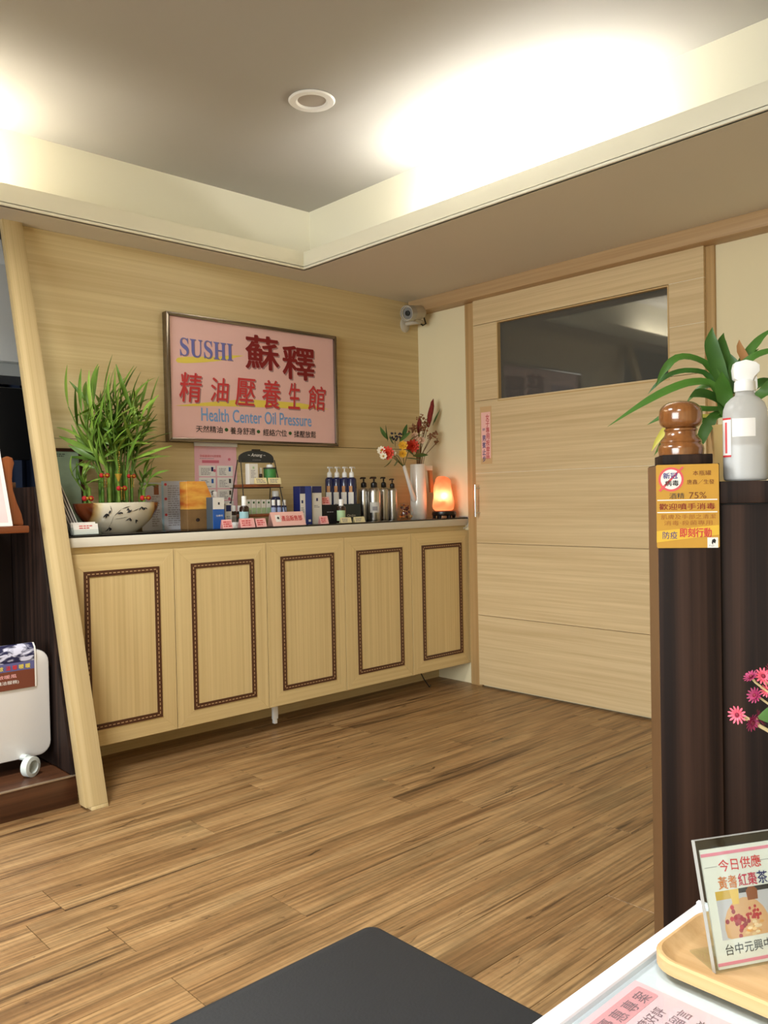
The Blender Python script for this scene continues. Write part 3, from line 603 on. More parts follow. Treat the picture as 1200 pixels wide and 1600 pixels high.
# painted bamboo twig on the bowl's face
bp_ = MB()
def bowlpt(px, py):
    # point on the bowl's front at photo pixel
    best = None
    for it in range(100):
        a = -PI*it/99
        for kk in range(31):
            t = kk/30; p = Vector((bx+BR(t)*math.cos(a)*1.004, YB+BR(t)*math.sin(a)*SYB*1.006, ZC+bh*t))
            d = p-CAM; z = d.dot(FX); u, v = 600+FPX*d.dot(RX)/z, 800-FPX*d.dot(UX)/z; e = (u-px)**2+(v-py)**2
            nn = Vector((math.cos(a), math.sin(a)/SYB, 0))
            if nn.dot(d) > 0: continue
            if best is None or e < best[0]: best = (e, p)
    return best[1]-Vector((bx, YB, ZC))
def stroke(a, b, w):
    p, q = bowlpt(*a), bowlpt(*b); m = (p+q)/2; d = (q-p); sd = d.cross(Vector((-0.68, -0.73, 0))).normalized()
    off = Vector((-0.68, -0.73, 0))*0.0012
    bp_.add([p+off, m+sd*w+off, q+off, m-sd*w+off], [(0, 1, 2, 3)])
for a, b, wv in (((170, 826), (178, 806), 0.0022), ((178, 806), (190, 795), 0.0018), ((178, 812), (200, 808), 0.0016), ((176, 800), (172, 790), 0.0016), ((190, 795), (205, 791), 0.0016), ((205, 800), (222, 793), 0.0015)): stroke(a, b, wv)
rr = random.Random(5)
for c0 in ((168, 803), (173, 797), (200, 794), (206, 797), (203, 809), (212, 811), (222, 791), (228, 793), (172, 824), (190, 800)):
    for k in range(3):
        an = rr.uniform(0.6, 2.4); L = rr.uniform(5, 10); stroke(c0, (c0[0]+math.cos(an)*L*0.8-2, c0[1]+math.sin(an)*L*0.8), rr.uniform(0.003, 0.0048))
bp_.build('painted_twig', M_INK, bowl)
# stalks
stalks = []
st_me = {}
def stalk_mesh(h):
    k = round(h, 2)
    if k not in st_me:
        b = MB(); pts = []; rs = []; n = max(3, int(h/0.035))
        for i in range(n+1):
            z = h*i/n
            for dz, r in ((-0.003, 0.0062), (0.0, 0.0072), (0.003, 0.0062)):
                if 0 <= z+dz <= h: pts.append((0, 0, z+dz)); rs.append(r)
        b.tube(pts, rs, 8); st_me[k] = b.mesh('stalk', M_BAMSTEM)
    return st_me[k]
rr = random.Random(11); pos = []
for ring, cnt in ((0.0, 1), (0.028, 6), (0.056, 11)):
    for k in range(cnt):
        a = 2*PI*k/cnt + ring*20; pos.append((ring*math.cos(a)*1.15+0.0, ring*math.sin(a)*0.8, 0.20-ring*1.4+rr.uniform(-0.012, 0.012)))
for x, y in ((-0.115, -0.01), (-0.105, 0.03), (-0.125, 0.01), (0.10, 0.0), (0.115, 0.02), (0.108, -0.02)): pos.append((x, y, 0.05+rr.uniform(0, 0.02)))
for x, y, h in pos: link('stalk', stalk_mesh(h+0.03), bam, Matrix.Translation((x, y, bh-0.03)))
# leaves: three shared blades
def blade(L, wd, bend, nm, m, fold=0.35, seg=7):
    pts, ws, sd = [], [], []
    for i in range(seg+1):
        t = i/seg; pts.append((L*math.cos(bend*t*0.5)*t, 0, L*math.sin(-bend*t*0.5)*t)); sd.append((0, 1, 0)); ws.append(wd*max(0.03, math.sin(PI*min(1, t*0.94+0.03))**0.8*(1-0.25*t)))
    return MB().ribbon(pts, ws, sd, fold).mesh(nm, m, angle=80)
bl = [blade(0.165, 0.0125, 0.35, 'leaf', M_BAMLEAF), blade(0.14, 0.0135, 0.8, 'leaf', M_BAMLEAF), blade(0.115, 0.011, 1.2, 'leaf', M_BAMLEAF), blade(0.18, 0.0115, 0.55, 'leaf', M_BAMLEAF)]
def orient(p, d, roll=0.0):
    d = Vector(d).normalized(); q = Vector((1, 0, 0)).rotation_difference(d)
    up = q @ Vector((0, 0, 1)); return Matrix.Translation(p) @ Matrix.Rotation(roll, 4, d) @ q.to_matrix().to_4x4()
rr = random.Random(21); nl = 0
for x, y, h in pos:
    main = h > 0.09; ns = 2 if main else 1
    for s in range(ns):
        az = math.atan2(y, x+0.0001)+rr.uniform(-0.9, 0.9) if (x or y) else rr.uniform(0, 6); tilt = rr.uniform(0.03, 0.24)+math.hypot(x, y)*2.8
        Ls = rr.uniform(0.13, 0.30) if main else rr.uniform(0.05, 0.09)
        d = Vector((math.cos(az)*math.sin(tilt), math.sin(az)*math.sin(tilt)*0.7, math.cos(tilt))); p0 = Vector((x, y, bh+h-0.01)); p1 = p0+d*Ls
        MB().tube([p0, p0+d*Ls*0.5, p1], [0.0035, 0.003, 0.0018], 6).build('shoot', M_BAMSTEM, bam)
        nlv = 6 if main else 5
        for k in range(nlv):
            t = 0.25+0.75*k/(nlv-1); la = az+k*2.4+rr.uniform(-0.5, 0.5); el = rr.uniform(0.55, 1.2)-0.35*(1-t)
            if k == nlv-1: el = rr.uniform(1.2, 1.5)
            ld = Vector((math.cos(la)*math.cos(el), math.sin(la)*math.cos(el)*0.75, math.sin(el)))
            me = bl[rr.choice((0, 1, 2, 3)) if main else 2]
            sc = rr.uniform(0.8, 1.15) if main else rr.uniform(0.6, 0.95)
            link('leaf', me, bam, orient(p0+d*Ls*t, ld, rr.uniform(-0.6, 0.6)) @ Matrix.Scale(sc, 4))
# red and gold ornaments tied to the stalks
def ornament(px, py, Y, s=1.0, tassel=True):
    p = W(px, py, Y)-Vector((bx, YB, ZC))
    o = MB(); o.ball(p+Vector((-0.012*s, 0, 0)), 0.0105*s, 10, 6).ball(p+Vector((0.012*s, -0.004, 0)), 0.0105*s, 10, 6); o = o.build('red_ornament', M_POMRED, bam)
    g = MB().ball(p+Vector((-0.006*s, -0.009, 0.001)), 0.0065*s, 8, 5).ball(p+Vector((0.007*s, -0.011, 0.0)), 0.0065*s, 8, 5)
    if tassel:
        for k in range(7):
            for dx in (-0.005, 0.006): g.ball(p+Vector((dx*s, -0.008, -0.008-0.006*k)), 0.0027*s, 6, 4)
    g.build('gold_beads', M_GOLD, o)
ornament(137, 779, YB-0.10, 1.0, False); ornament(163, 743, YB-0.065, 0.9); ornament(190, 763, YB-0.075, 0.95); ornament(227, 778, YB-0.09, 1.0, False); ornament(205, 744, YB-0.05, 0.8)
p = W(185, 703, YB-0.05)-Vector((bx, YB, ZC)); g = MB()
for k in range(11): g.ball(p+Vector((0.002*math.sin(k), 0, -0.0085*k)), 0.003, 6, 4)
g.build('bead_string', M_GOLD, bam)
p = W(185, 746, YB-0.07)-Vector((bx, YB, ZC)); MB().lathe([(0.003, -0.016), (0.014, 0.014), (0.011, 0.014), (0.0, -0.006)], 12, p).build('gold_ribbon', mat('gold_ribbon', (196, 160, 62), 0.4, 0.4), bam)

# ---- brochures leaning in a clear rack, card holder, framed photo, standing leaflet
YR = -0.26; x0 = cx(111, YR)
for k in range(5):
    o = thing('brochure', ('leftmost', 'second from left', 'middle', 'second from right', 'rightmost')[k] + ' of five thin white brochures leaning behind the slanted post', 'brochure', (x0+0.004+0.0105*k, YR+0.003, ZC), 0, 'brochures leaning behind the post')
    f = Fr((0, 0.05, 0), (0, -1, 0), (-0.38, 0, 0.925)); MB().plate(f, 0, 0.05, 0.002, 0.255-0.004*k, 0, 0.0025).build('booklet', M_PAPER, o)
    MB().plate(f, 0, 0.05, 0.002, 0.253-0.004*k, 0.0025, 0.0030).build('cover', mat('brochure_cover', (198, 190, 188), 0.5), o)
hx0, hx1 = cx(112, YF+0.03), cx(157, YF+0.03)
ch = thing('card_holder', 'clear desk holder with white business cards by the bamboo bowl', 'card holder', ((hx0+hx1)/2, YF+0.045, ZC)); w2 = (hx1-hx0)/2
MB().box(-w2, w2, -0.025, 0.025, 0, 0.003).box(-w2, w2, -0.025, -0.022, 0.003, 0.022).box(-w2, w2, 0.022, 0.025, 0.003, 0.045).box(-w2, -w2+0.003, -0.022, 0.022, 0.003, 0.03).box(w2-0.003, w2, -0.022, 0.022, 0.003, 0.03).build('holder', M_ACRYL, ch)
for k in range(2):
    o = thing('business_cards', ('front' if k == 0 else 'rear') + ' stack of white business cards in the clear holder', 'cards', ((hx0+hx1)/2, YF+0.03+0.02*k, ZC+0.0035), 0, 'business cards in the holder')
    f = Fr((-w2*0.86, 0, 0), (1, 0, 0), (0, 0.22, 0.975)); MB().plate(f, 0, w2*1.72, 0, 0.04+0.006*k, -0.008, 0).build('card_stack', M_PAPER, o)
    text(o, '名片', f, w2*0.4, w2*1.3, 0.022, 0.034, M_DKRED, 0.0005) if False else lines(o, f, w2*0.4, w2*1.4, 0.02+0.006*k, 0.036+0.006*k, 2, M_RED, 0.0005, seed=k)
YP = -0.05
a, b = W(80, 705, YP), W(133, 705, YP); pf_h = hz(110, 699, YP)
pf = thing('framed_photo', 'dark framed pale green picture leaning on the wall behind the bamboo', 'picture', ((a.x+b.x)/2, YP, ZC)); w2 = (b.x-a.x)/2
f = Fr((-w2, 0, 0), (1, 0, 0), (0, 0.12, 0.993))
MB().plate(f, 0.012, 2*w2-0.012, 0.012, pf_h-0.012, -0.008, 0).build('picture', paint('faded_print', (150, 166, 140), 0.4, 0.15, 14), pf)
for q in ((0, 0.013, 0, pf_h), (2*w2-0.013, 2*w2, 0, pf_h), (0.013, 2*w2-0.013, 0, 0.013), (0.013, 2*w2-0.013, pf_h-0.013, pf_h)): MB().plate(f, *q, -0.012, 0.006).build('frame_bar', mat('dark_frame', (58, 30, 22), 0.3), pf)
lines(pf, f, 0.02, 2*w2-0.04, pf_h-0.035, pf_h-0.02, 2, M_DKGREY, 0.0006, 3)
# tri-fold leaflet
YL = -0.115; xa, xb, xc = cx(222, YL), cx(257, YL), cx(293.5, YL); lh = hz(276, 751.5, YL)
lf = thing('folding_leaflet', 'pale blue printed leaflet standing folded beside the bamboo bowl', 'leaflet', (xb, YL, ZC))
f1 = Fr((0, 0.02, 0), (xc-xb, -0.02, 0), (0, 0, 1)); Lw = math.hypot(xc-xb, 0.02); m_leaf = mat('leaflet_paper', (196, 198, 206), 0.55); m_stripe = mat('leaflet_blue', (160, 196, 216), 0.55)
MB().plate(f1, 0, Lw, 0, lh, -0.0006, 0).build('page', m_leaf, lf); MB().plate(f1, 0, Lw*0.08, 0, lh, 0, 0.0003).plate(f1, Lw*0.93, Lw, 0, lh, 0, 0.0003).build('border', m_stripe, lf)
lines(lf, f1, Lw*0.24, Lw*0.86, lh*0.06, lh*0.92, 19, M_GREY, 0.0005, 4)
f2 = Fr((xa-xb, 0.0, 0), (xb-xa, 0.02, 0), (0, 0, 1)); Lw2 = math.hypot(xb-xa, 0.02)
MB().plate(f2, 0, Lw2, 0, lh*0.97, -0.0006, 0).build('page', m_leaf, lf); lines(lf, f2, Lw2*0.5, Lw2*0.92, lh*0.06, lh*0.7, 14, M_GREY, 0.0005, 6)
MB().plate(f2, Lw2*0.62, Lw2*0.86, lh*0.72, lh*0.93, 0, 0.0004).build('printed_picture', mat('leaflet_brown', (150, 92, 66), 0.5), lf)
for z in (0.93, 0.63, 0.3):
    b = MB(); b.prism(f1, [(Lw*0.16+0.006*math.cos(k*PI/6), lh*z+0.006*math.sin(k*PI/6)) for k in range(12)], 0, 0.0007); b.build('red_bullet', M_RED, lf)

# ---- cartons and small bottles left of the rack
YO = -0.22; xa, xb = cx(293, YO), cx(331, YO); oh = hz(312, 752, YO)
ob = thing('house_shaped_box', 'orange and brown gift box with a slanted roof edge', 'box', ((xa+xb)/2, YO+0.03, ZC)); w2 = (xb-xa)/2; F0 = Fr((-w2, -0.03, 0)); ow = 2*w2
MB().plate(F0, 0, ow, 0, oh*0.41, -0.06, 0).build('lower_carton', paint('box_brown', (132, 100, 62), 0.5, 0.1, 30), ob, bevel=0.0008, seg=1)
def sunset():
    m = mat('sunset_print', (226, 132, 40), 0.45); nt = m.node_tree; b = nt.nodes['Principled BSDF']; tc = nt.nodes.new('ShaderNodeTexCoord')
    mp = nt.nodes.new('ShaderNodeMapping'); mp.inputs['Scale'].default_value = (8, 8, 26); nt.links.new(tc.outputs['Object'], mp.inputs[0]); n = nt.nodes.new('ShaderNodeTexNoise'); n.inputs['Scale'].default_value = 1; n.inputs['Detail'].default_value = 4; nt.links.new(mp.outputs[0], n.inputs['Vector'])
    r = nt.nodes.new('ShaderNodeValToRGB'); r.color_ramp.elements[0].position = 0.35; r.color_ramp.elements[1].position = 0.65; r.color_ramp.elements[0].color = lin((204, 98, 26)); r.color_ramp.elements[1].color = lin((240, 186, 84)); nt.links.new(n.outputs['Fac'], r.inputs[0]); nt.links.new(r.outputs[0], b.inputs['Base Color']); return m
MB().prism(F0, [(0, oh*0.412), (ow, oh*0.412), (ow, oh*0.7), (ow*0.76, oh), (0, oh)], -0.06, 0).build('upper_carton', sunset(), ob, bevel=0.0008, seg=1)
b = MB(); b.prism(F0, [(ow*0.42+0.010*math.cos(k*PI/6), oh*0.19+0.008*math.sin(k*PI/6)) for k in range(12)], 0, 0.0006); b.build('emblem', M_BROWNGL, ob)
t, f, cw, chh, fs, dd = carton('blue_carton', 'slim cream and blue carton beside the orange box', 323, 333, 351, 777, -0.285, M_BLUEBOX)
MB().plate(f, 0.0005, cw-0.0005, chh*0.62, chh-0.0005, 0, 0.0005).build('cream_top_print', M_CARTON, t); MB().plate(fs, 0.0005, dd-0.0005, 0.0005, chh-0.0005, 0, 0.0005).build('slate_side_print', mat('slate_carton', (74, 84, 92), 0.5), t)
text(t, '法蘭西', f, cw*0.25, cw*0.85, chh*0.38, chh*0.44, M_PAPER, 0.001); MB().plate(f, cw*0.45, cw*0.6, chh*0.76, chh*0.84, 0.0005, 0.001).build('crest', M_DKGREY, t)
t, f, cw, chh, fs, dd = carton('white_carton', 'small white carton with a navy square behind the pink price card', 351, 352, 362.5, 787, -0.25, M_CARTON)
MB().plate(f, cw*0.15, cw*0.9, chh*0.68, chh*0.94, 0, 0.0005).build('navy_square', M_NAVYBOX, t); lines(t, f, cw*0.2, cw*0.85, chh*0.2, chh*0.5, 4, M_GREY, 0.0005, 9)
small_bottle('white_capped_bottle', 'white capped bottle peeking out behind the blue carton', 337, 10, 776, 768, -0.16, M_CARTON, M_WHITE)
small_bottle('dark_bottle', 'left one of two small dark bottles with white caps below the pink poster', 366, 8.5, 798, 790, -0.17, M_BROWNGL, M_WHITE, 'dark bottles below the poster', M_CARTON)
small_bottle('dark_bottle', 'right one of two small dark bottles with white caps below the pink poster', 374.5, 8.5, 798, 790, -0.16, M_BROWNGL, M_WHITE, 'dark bottles below the poster', M_CARTON)
sb = small_bottle('spray_bottle', 'amber spray bottle with tall white top and blue green label', 382, 15.5, 790, 775, -0.285, M_BROWNGL, M_WHITE, None, mat('botanic_label', (150, 190, 196), 0.5), sprayer=True)
x = cx(370, -0.3); jr = thing('cream_jar', 'small flat white jar between the pink price cards', 'jar', (x, -0.285, ZC)); R = rad(11, x, -0.3)
MB().lathe([(0, 0), (R, 0), (R, 0.012), (0, 0.012)], 18).build('pot', M_PAPER, jr); MB().lathe([(0, 0.0125), (R*1.05, 0.0125), (R*1.05, 0.024), (0, 0.024)], 18).build('lid', M_WHITE, jr)
card('price_card', 'pink price card in front of the blue carton', 348.5, 364, 812, 827, -0.335, M_CARDPINK, 'pink price cards')
card('price_card', 'pink price card in front of the amber spray bottle', 376.5, 399, 810, 825, -0.33, M_CARDPINK, 'pink price cards')
card('price_card', 'pink price card under the left end of the wire rack', 401, 417, 810, 824, -0.325, M_CARDPINK, 'pink price cards')

# ---- pink poster hanging on the wall
YW = -0.002
px0, px1, pz1, pz0 = W(304.5, 750, YW).x, W(370, 750, YW).x, W(337, 694, YW).z, W(337, 806, YW).z
po = thing('wall_poster', 'pink price poster with a white top bar hanging below the sign', 'poster', ((px0+px1)/2, 0, pz0)); pw = px1-px0; ph = pz1-pz0; PF = Fr((-pw/2, -0.0035, 0))
MB().plate(PF, 0, pw, 0, ph, -0.0015, 0).build('poster_sheet', paint('poster_pink', (238, 186, 196), 0.5, 0.06, 9), po); MB().plate(PF, -0.003, pw+0.003, ph-0.012, ph+0.008, 0.0, 0.007).build('hanger_bar', M_WHITE, po, bevel=0.002)
text(po, '孕婦產婦SPA按摩館', PF, pw*0.12, pw*0.62, ph*0.815, ph*0.85, M_RED, 0.0006); MB().plate(PF, pw*0.17, pw*0.57, ph*0.735, ph*0.775, 0.0002, 0.0006).build('title_band', mat('poster_band', (214, 112, 132), 0.5), po)
lines(po, PF, pw*0.12, pw*0.62, ph*0.79, ph*0.805, 1, M_GREY, 0.0005, 3)
for k, (u0, u1) in enumerate(((0.09, 0.48), (0.52, 0.9))):
    for j in range(4):
        v1 = 0.70-j*0.165; MB().plate(PF, pw*u0, pw*u1, ph*(v1-0.148), ph*v1, 0.0001, 0.0005).build('price_panel', M_PAPER, po)
        lines(po, PF, pw*(u0+0.05), pw*(u1-0.1), ph*(v1-0.135), ph*(v1-0.03), 5, M_GREY, 0.0009, k*7+j)
        MB().plate(PF, pw*(u1-0.10), pw*(u1-0.05), ph*(v1-0.08), ph*(v1-0.02), 0.0005, 0.001).build('product_picture', (M_NAVYBOX, M_BLUEBOX, M_DKGREY, M_BROWNGL)[(j+k) % 4], po)
for u, v in ((0.82, 0.79), (0.46, 0.63), (0.4, 0.23), (0.8, 0.235)):
    b = MB(); b.prism(PF, [(pw*u+0.007*math.cos(k*PI/6), ph*v+0.007*math.sin(k*PI/6)) for k in range(12)], 0.0002, 0.0011); b.build('flower_print', mat('poster_band', (214, 112, 132), 0.5), po)

# ---- two-tier wire rack
YK0, YK1 = -0.27, -0.12; ym = (YK0+YK1)/2
def RK(px, py, Y): return W(px, py, Y)
rx0, rx1 = cx(383, YK0, 780), cx(449, YK0, 780); rc = (rx0+rx1)/2
rk = thing('wire_rack', 'black wire two tier display rack with arched black name board', 'rack', (rc, ym, ZC)); w2 = (rx1-rx0)/2; dd = (YK1-YK0)/2
zA = hz(414, 719, ym); zT = hz(414, 702.5, ym); zS = hz(414, 759.5, ym); zL = hz(404, 806, ym)
m_wire = mat('rack_wire', (38, 32, 28), 0.4)
for s in (-1, 1):
    MB().tube([(s*w2*1.0, -dd, 0), (s*w2*0.80, -0.012, zA)], 0.0024, 6).build('wire_leg', m_wire, rk); MB().tube([(s*w2*1.0, dd, 0), (s*w2*0.80, 0.012, zA)], 0.0024, 6).build('wire_leg', m_wire, rk)
b = MB(); b.tube([(-w2*0.93, -dd*0.72, zS-0.008), (w2*0.93, -dd*0.72, zS-0.008)], 0.002, 6).tube([(-w2*0.93, dd*0.72, zS-0.008), (w2*0.93, dd*0.72, zS-0.008)], 0.002, 6); b.build('cross_wire', m_wire, rk)
MB().box(-w2*0.86, w2*0.86, -dd*0.62, dd*0.62, zS-0.006, zS+0.008).build('upper_shelf', M_MAHOG, rk, bevel=0.002)
MB().box(-w2*0.9, w2*0.9, -dd*0.85, dd*0.85, zL-0.004, zL+0.010).build('lower_shelf', M_MAHOG, rk, bevel=0.002)
hb = zT-zA; pts = [(-w2*0.82, zA-0.012), (w2*0.82, zA-0.012)] + [(w2*0.82*math.cos(k*PI/12), zA+hb*0.15+hb*0.75*math.sin(k*PI/12)) for k in range(13)]
nb = MB().prism(Fr((0, -0.004, 0)), pts, -0.008, 0).build('name_board', mat('slate_board', (44, 46, 46), 0.6), rk)
MB().box(-0.018, 0.018, -0.008, 0.008, zT-0.008, zT).build('finial_bar', m_wire, rk)
text(rk, '~ Amang ~', Fr((0, -0.004, 0)), -w2*0.42, w2*0.42, zA+hb*0.22, zA+hb*0.62, M_PAPER, 0.0008, shear=0.3)
text(rk, 'aromatherapy', Fr((0, -0.004, 0)), -w2*0.2, w2*0.2, zA-0.004, zA+0.003, M_GREY, 0.0008)
zU = ZC+zS+0.008
t, f, cw, chh, fs, dd2 = carton('tall_white_carton', 'tall white carton on the upper shelf of the wire rack', 389, 391, 405, 724.5, ym-0.035, M_CARTON, base_z=zU, dmin=0.03)
MB().plate(f, cw*0.4, cw*0.6, chh*0.75, chh*0.86, 0, 0.0005).build('crest', M_LTGREEN, t); lines(t, f, cw*0.2, cw*0.8, chh*0.3, chh*0.7, 6, M_GREY, 0.0005, 12)
small_bottle('serum_bottle', 'tiny dark bottle with white cap beside the green tin on the rack', 409, 5.5, 740, 731, ym-0.01, M_BROWNGL, M_WHITE, base_z=zU)
x = cx(422, ym, 750); gt = thing('green_tin', 'round green tin with pale lid on the upper rack shelf', 'tin', (x, ym, zU)); R = rad(20, x, ym, zU); H1 = hz(422, 733, ym, zU)
MB().lathe([(0, 0), (R, 0), (R, H1), (0, H1)], 26).build('tin_body', M_GREEN, gt); MB().lathe([(R*1.0, H1+0.0004), (R*1.04, H1+0.0004), (R*1.04, H1+0.007), (0, H1+0.007)], 26).build('dark_rim', M_DKGREY, gt); MB().lathe([(0, H1+0.0075), (R*0.55, H1+0.0075), (R*0.5, H1+0.02), (0, H1+0.022)], 22).build('lid', M_WHITE, gt)
for l, r, s in ((400.5, 419, 'left'), (421.5, 441, 'right')): card('shelf_card', s + ' cream card at the front of the upper rack shelf', l, r, 746.5, 755, ym-0.052, M_CREAMCARD, 'cream cards on the rack', base=zU, lean_deg=12, tm=M_GREY)
zL0 = ZC+zL+0.010
for k in range(5):
    pos5 = ('leftmost', 'second from left', 'middle', 'second from right', 'rightmost')[k]
    t, f, cw, chh, fs, dd2 = carton('green_white_carton', pos5 + ' of five small green and white cartons on the lower rack shelf', 385.5+7.8*k, 386+7.8*k, 392.7+7.8*k, 780.5, ym-0.02, M_CARTON, base_z=zL0, dmin=0.02, group='green and white cartons')
    MB().plate(f, 0.0004, cw-0.0004, 0.0004, chh*0.42, 0, 0.0005).build('green_print', M_LTGREEN, t); MB().plate(f, cw*0.3, cw*0.7, chh*0.72, chh*0.86, 0, 0.0005).build('crest', M_GREENINK, t)
small_bottle('navy_bottle', 'dark navy bottle with white cap at the right end of the wire rack', 431.5, 15, 775, 767, ym+0.035, M_NAVY, M_WHITE, base_z=zL0)
for k in range(3): small_bottle('mini_bottle', ('left', 'middle', 'right')[k] + ' one of three small blue labelled bottles with white caps', 428+8.3*k, 8, 789, 781, ym-0.035, M_NAVY, M_WHITE, 'small blue labelled bottles', mat('lilac_label', (158, 172, 210), 0.5), base_z=zL0)
# ---- pink sales sign
t, f, cw, L = card('sales_sign', 'pink tent sign with red Chinese lettering in front of the rack', 427, 478.5, 800, 822, -0.33, mat('tent_pink', (246, 196, 186), 0.55), None, lean_deg=22, txt=' ')
text(t, '產品販售部', f, cw*0.30, cw*0.92, L*0.34, L*0.74, M_RED, 0.0006, 0.02); MB().plate(f, cw*0.12, cw*0.27, L*0.3, L*0.8, 0, 0.0005).build('logo_square', M_PAPER, t)
b = MB(); b.prism(f, [(cw*0.2+0.008*math.cos(k*PI/5)*(1 if k % 2 else 0.5), L*0.58+0.008*math.sin(k*PI/5)*(1 if k % 2 else 0.6)) for k in range(10)], 0.0005, 0.0009); b.build('logo_mark', M_INK, t)
# ---- two navy and white cartons
t, f, cw, chh, fs, dd = carton('navy_carton', 'tall carton, half white and half blue, with navy side', 459, 469.5, 487.5, 759.5, -0.26, M_NAVYBOX)
MB().plate(f, 0.0004, cw*0.45, 0.0004, chh*0.80, 0, 0.0005).build('white_print', M_CARTON, t); MB().plate(f, cw*0.45, cw-0.0004, 0.0004, chh-0.0004, 0, 0.0005).build('blue_print', mat('royal_blue', (40, 62, 142), 0.4), t)
MB().plate(f, cw*0.12, cw*0.26, chh*0.55, chh*0.63, 0.0005, 0.001).build('crest', M_NAVYBOX, t); lines(t, f, cw*0.06, cw*0.36, chh*0.3, chh*0.45, 3, M_GREY, 0.001, 5); MB().plate(f, cw*0.7, cw*0.9, chh*0.06, chh*0.12, 0.0005, 0.001).build('small_label', M_PAPER, t)
t, f, cw, chh, fs, dd = carton('white_navy_carton', 'tall white carton with navy top band beside the navy pump bottles', 487, 488.5, 503.5, 759.5, -0.25, M_CARTON)
MB().plate(f, 0.0004, cw-0.0004, chh*0.82, chh-0.0004, 0, 0.0005).build('navy_band', M_NAVYBOX, t); MB().plate(f, cw*0.42, cw*0.6, chh*0.6, chh*0.68, 0, 0.0005).build('crest', M_NAVYBOX, t); lines(t, f, cw*0.2, cw*0.85, chh*0.42, chh*0.5, 2, M_GREY, 0.0005, 8)
# ---- four navy pump bottles behind two dark gift boxes
def navy_label(t, R, hs):
    lb = label_patch(t, R, hs*0.18, hs*0.66, FACE-0.25, 0.62, M_PAPER); MB().lathe([(R+0.0003, hs*0.66), (R+0.0008, hs*0.66), (R+0.0008, hs*0.8), (R+0.0003, hs*0.8)], 6, a0=FACE-0.6, a1=FACE+0.1).build('copper_tag', mat('copper_tag', (190, 130, 70), 0.4), t)
    MB().lathe([(R+0.0007, hs*0.28), (R+0.001, hs*0.28), (R+0.001, hs*0.40), (R+0.0007, hs*0.40)], 5, a0=FACE-0.5, a1=FACE).build('flower_print', M_GREY, lb)
for k in range(4):
    pump_bottle('navy_pump_bottle', ('leftmost', 'second from left', 'second from right', 'rightmost')[k] + ' of four navy glass bottles with white pumps', 'bottle', (516.5, 528, 540, 551)[k], 14.5, 745.5, 729.5, -0.075-0.027*k, M_NAVY, M_WHITE, 'navy pump bottles', navy_label, noz=0.15)
zg = hz(520, 788, -0.2)
t, f, cw, chh, fs, dd = carton('black_gift_box', 'black gift box standing in front of the navy pump bottles', 503, 505, 535.5, 788.5, -0.245, M_BLACKM, dmin=0.05)
lines(t, f, cw*0.2, cw*0.7, chh*0.55, chh*0.65, 1, M_GREY, 0.0006, 3); zbx = ZC+chh
t, f, cw, chh, fs, dd = carton('teal_gift_box', 'dark teal gift box with thin white lettering beside the silver bottles', 536, 537, 564, 787.5, -0.215, mat('teal_carton', (34, 52, 58), 0.4), dmin=0.05)
text(t, 'OnJin', f, cw*0.2, cw*0.68, chh*0.26, chh*0.42, M_CARTON, 0.0006)
small_bottle('green_label_bottle', 'small bottle with white cap and green label before the black gift box', 533.5, 14.5, 790, 780, -0.285, M_BROWNGL, M_WHITE, None, M_LTGREEN, sprayer=True)
card('price_card', 'pink price card standing on top of the black gift box', 504.5, 517, 776.5, 787, -0.235, M_CARDPINK, 'pink price cards', base=zbx)
card('price_card', 'pink price card at the foot of the black gift box', 501.5, 514, 806.5, 819, -0.33, M_CARDPINK, 'pink price cards')
card('price_card', 'cream price card below the green label bottle', 533.5, 550, 808.5, 817, -0.335, M_CREAMCARD, 'cream price cards', tm=M_GREY)
card('price_card', 'cream price card below the teal gift box', 554.5, 571, 807.5, 817, -0.335, M_CREAMCARD, 'cream price cards', tm=M_GREY)
# ---- four aluminium pump bottles
def alu_label(t, R, hs): label_patch(t, R, hs*0.24, hs*0.55, FACE+0.1, 0.85, mat('sketch_label', (206, 202, 194), 0.5)); label_patch(t, R+0.0005, hs*0.3, hs*0.42, FACE+0.1, 0.4, M_GREY, 'sketch_print')
for k, (p, wv, sh, tp, Y) in enumerate(((569.5, 17, 761, 746, -0.14), (585.5, 19.5, 761, 745.5, -0.2), (600.5, 15.5, 761, 745.5, -0.15), (614, 14.5, 762, 748, -0.17))):
    pump_bottle('aluminium_pump_bottle', ('leftmost', 'second from left', 'second from right', 'rightmost')[k] + ' of four brushed aluminium bottles with black pumps', 'bottle', p, wv, sh, tp, Y, M_STEEL, M_BLACK, 'aluminium pump bottles', alu_label if k == 1 else None, True, noz=PI+0.3)
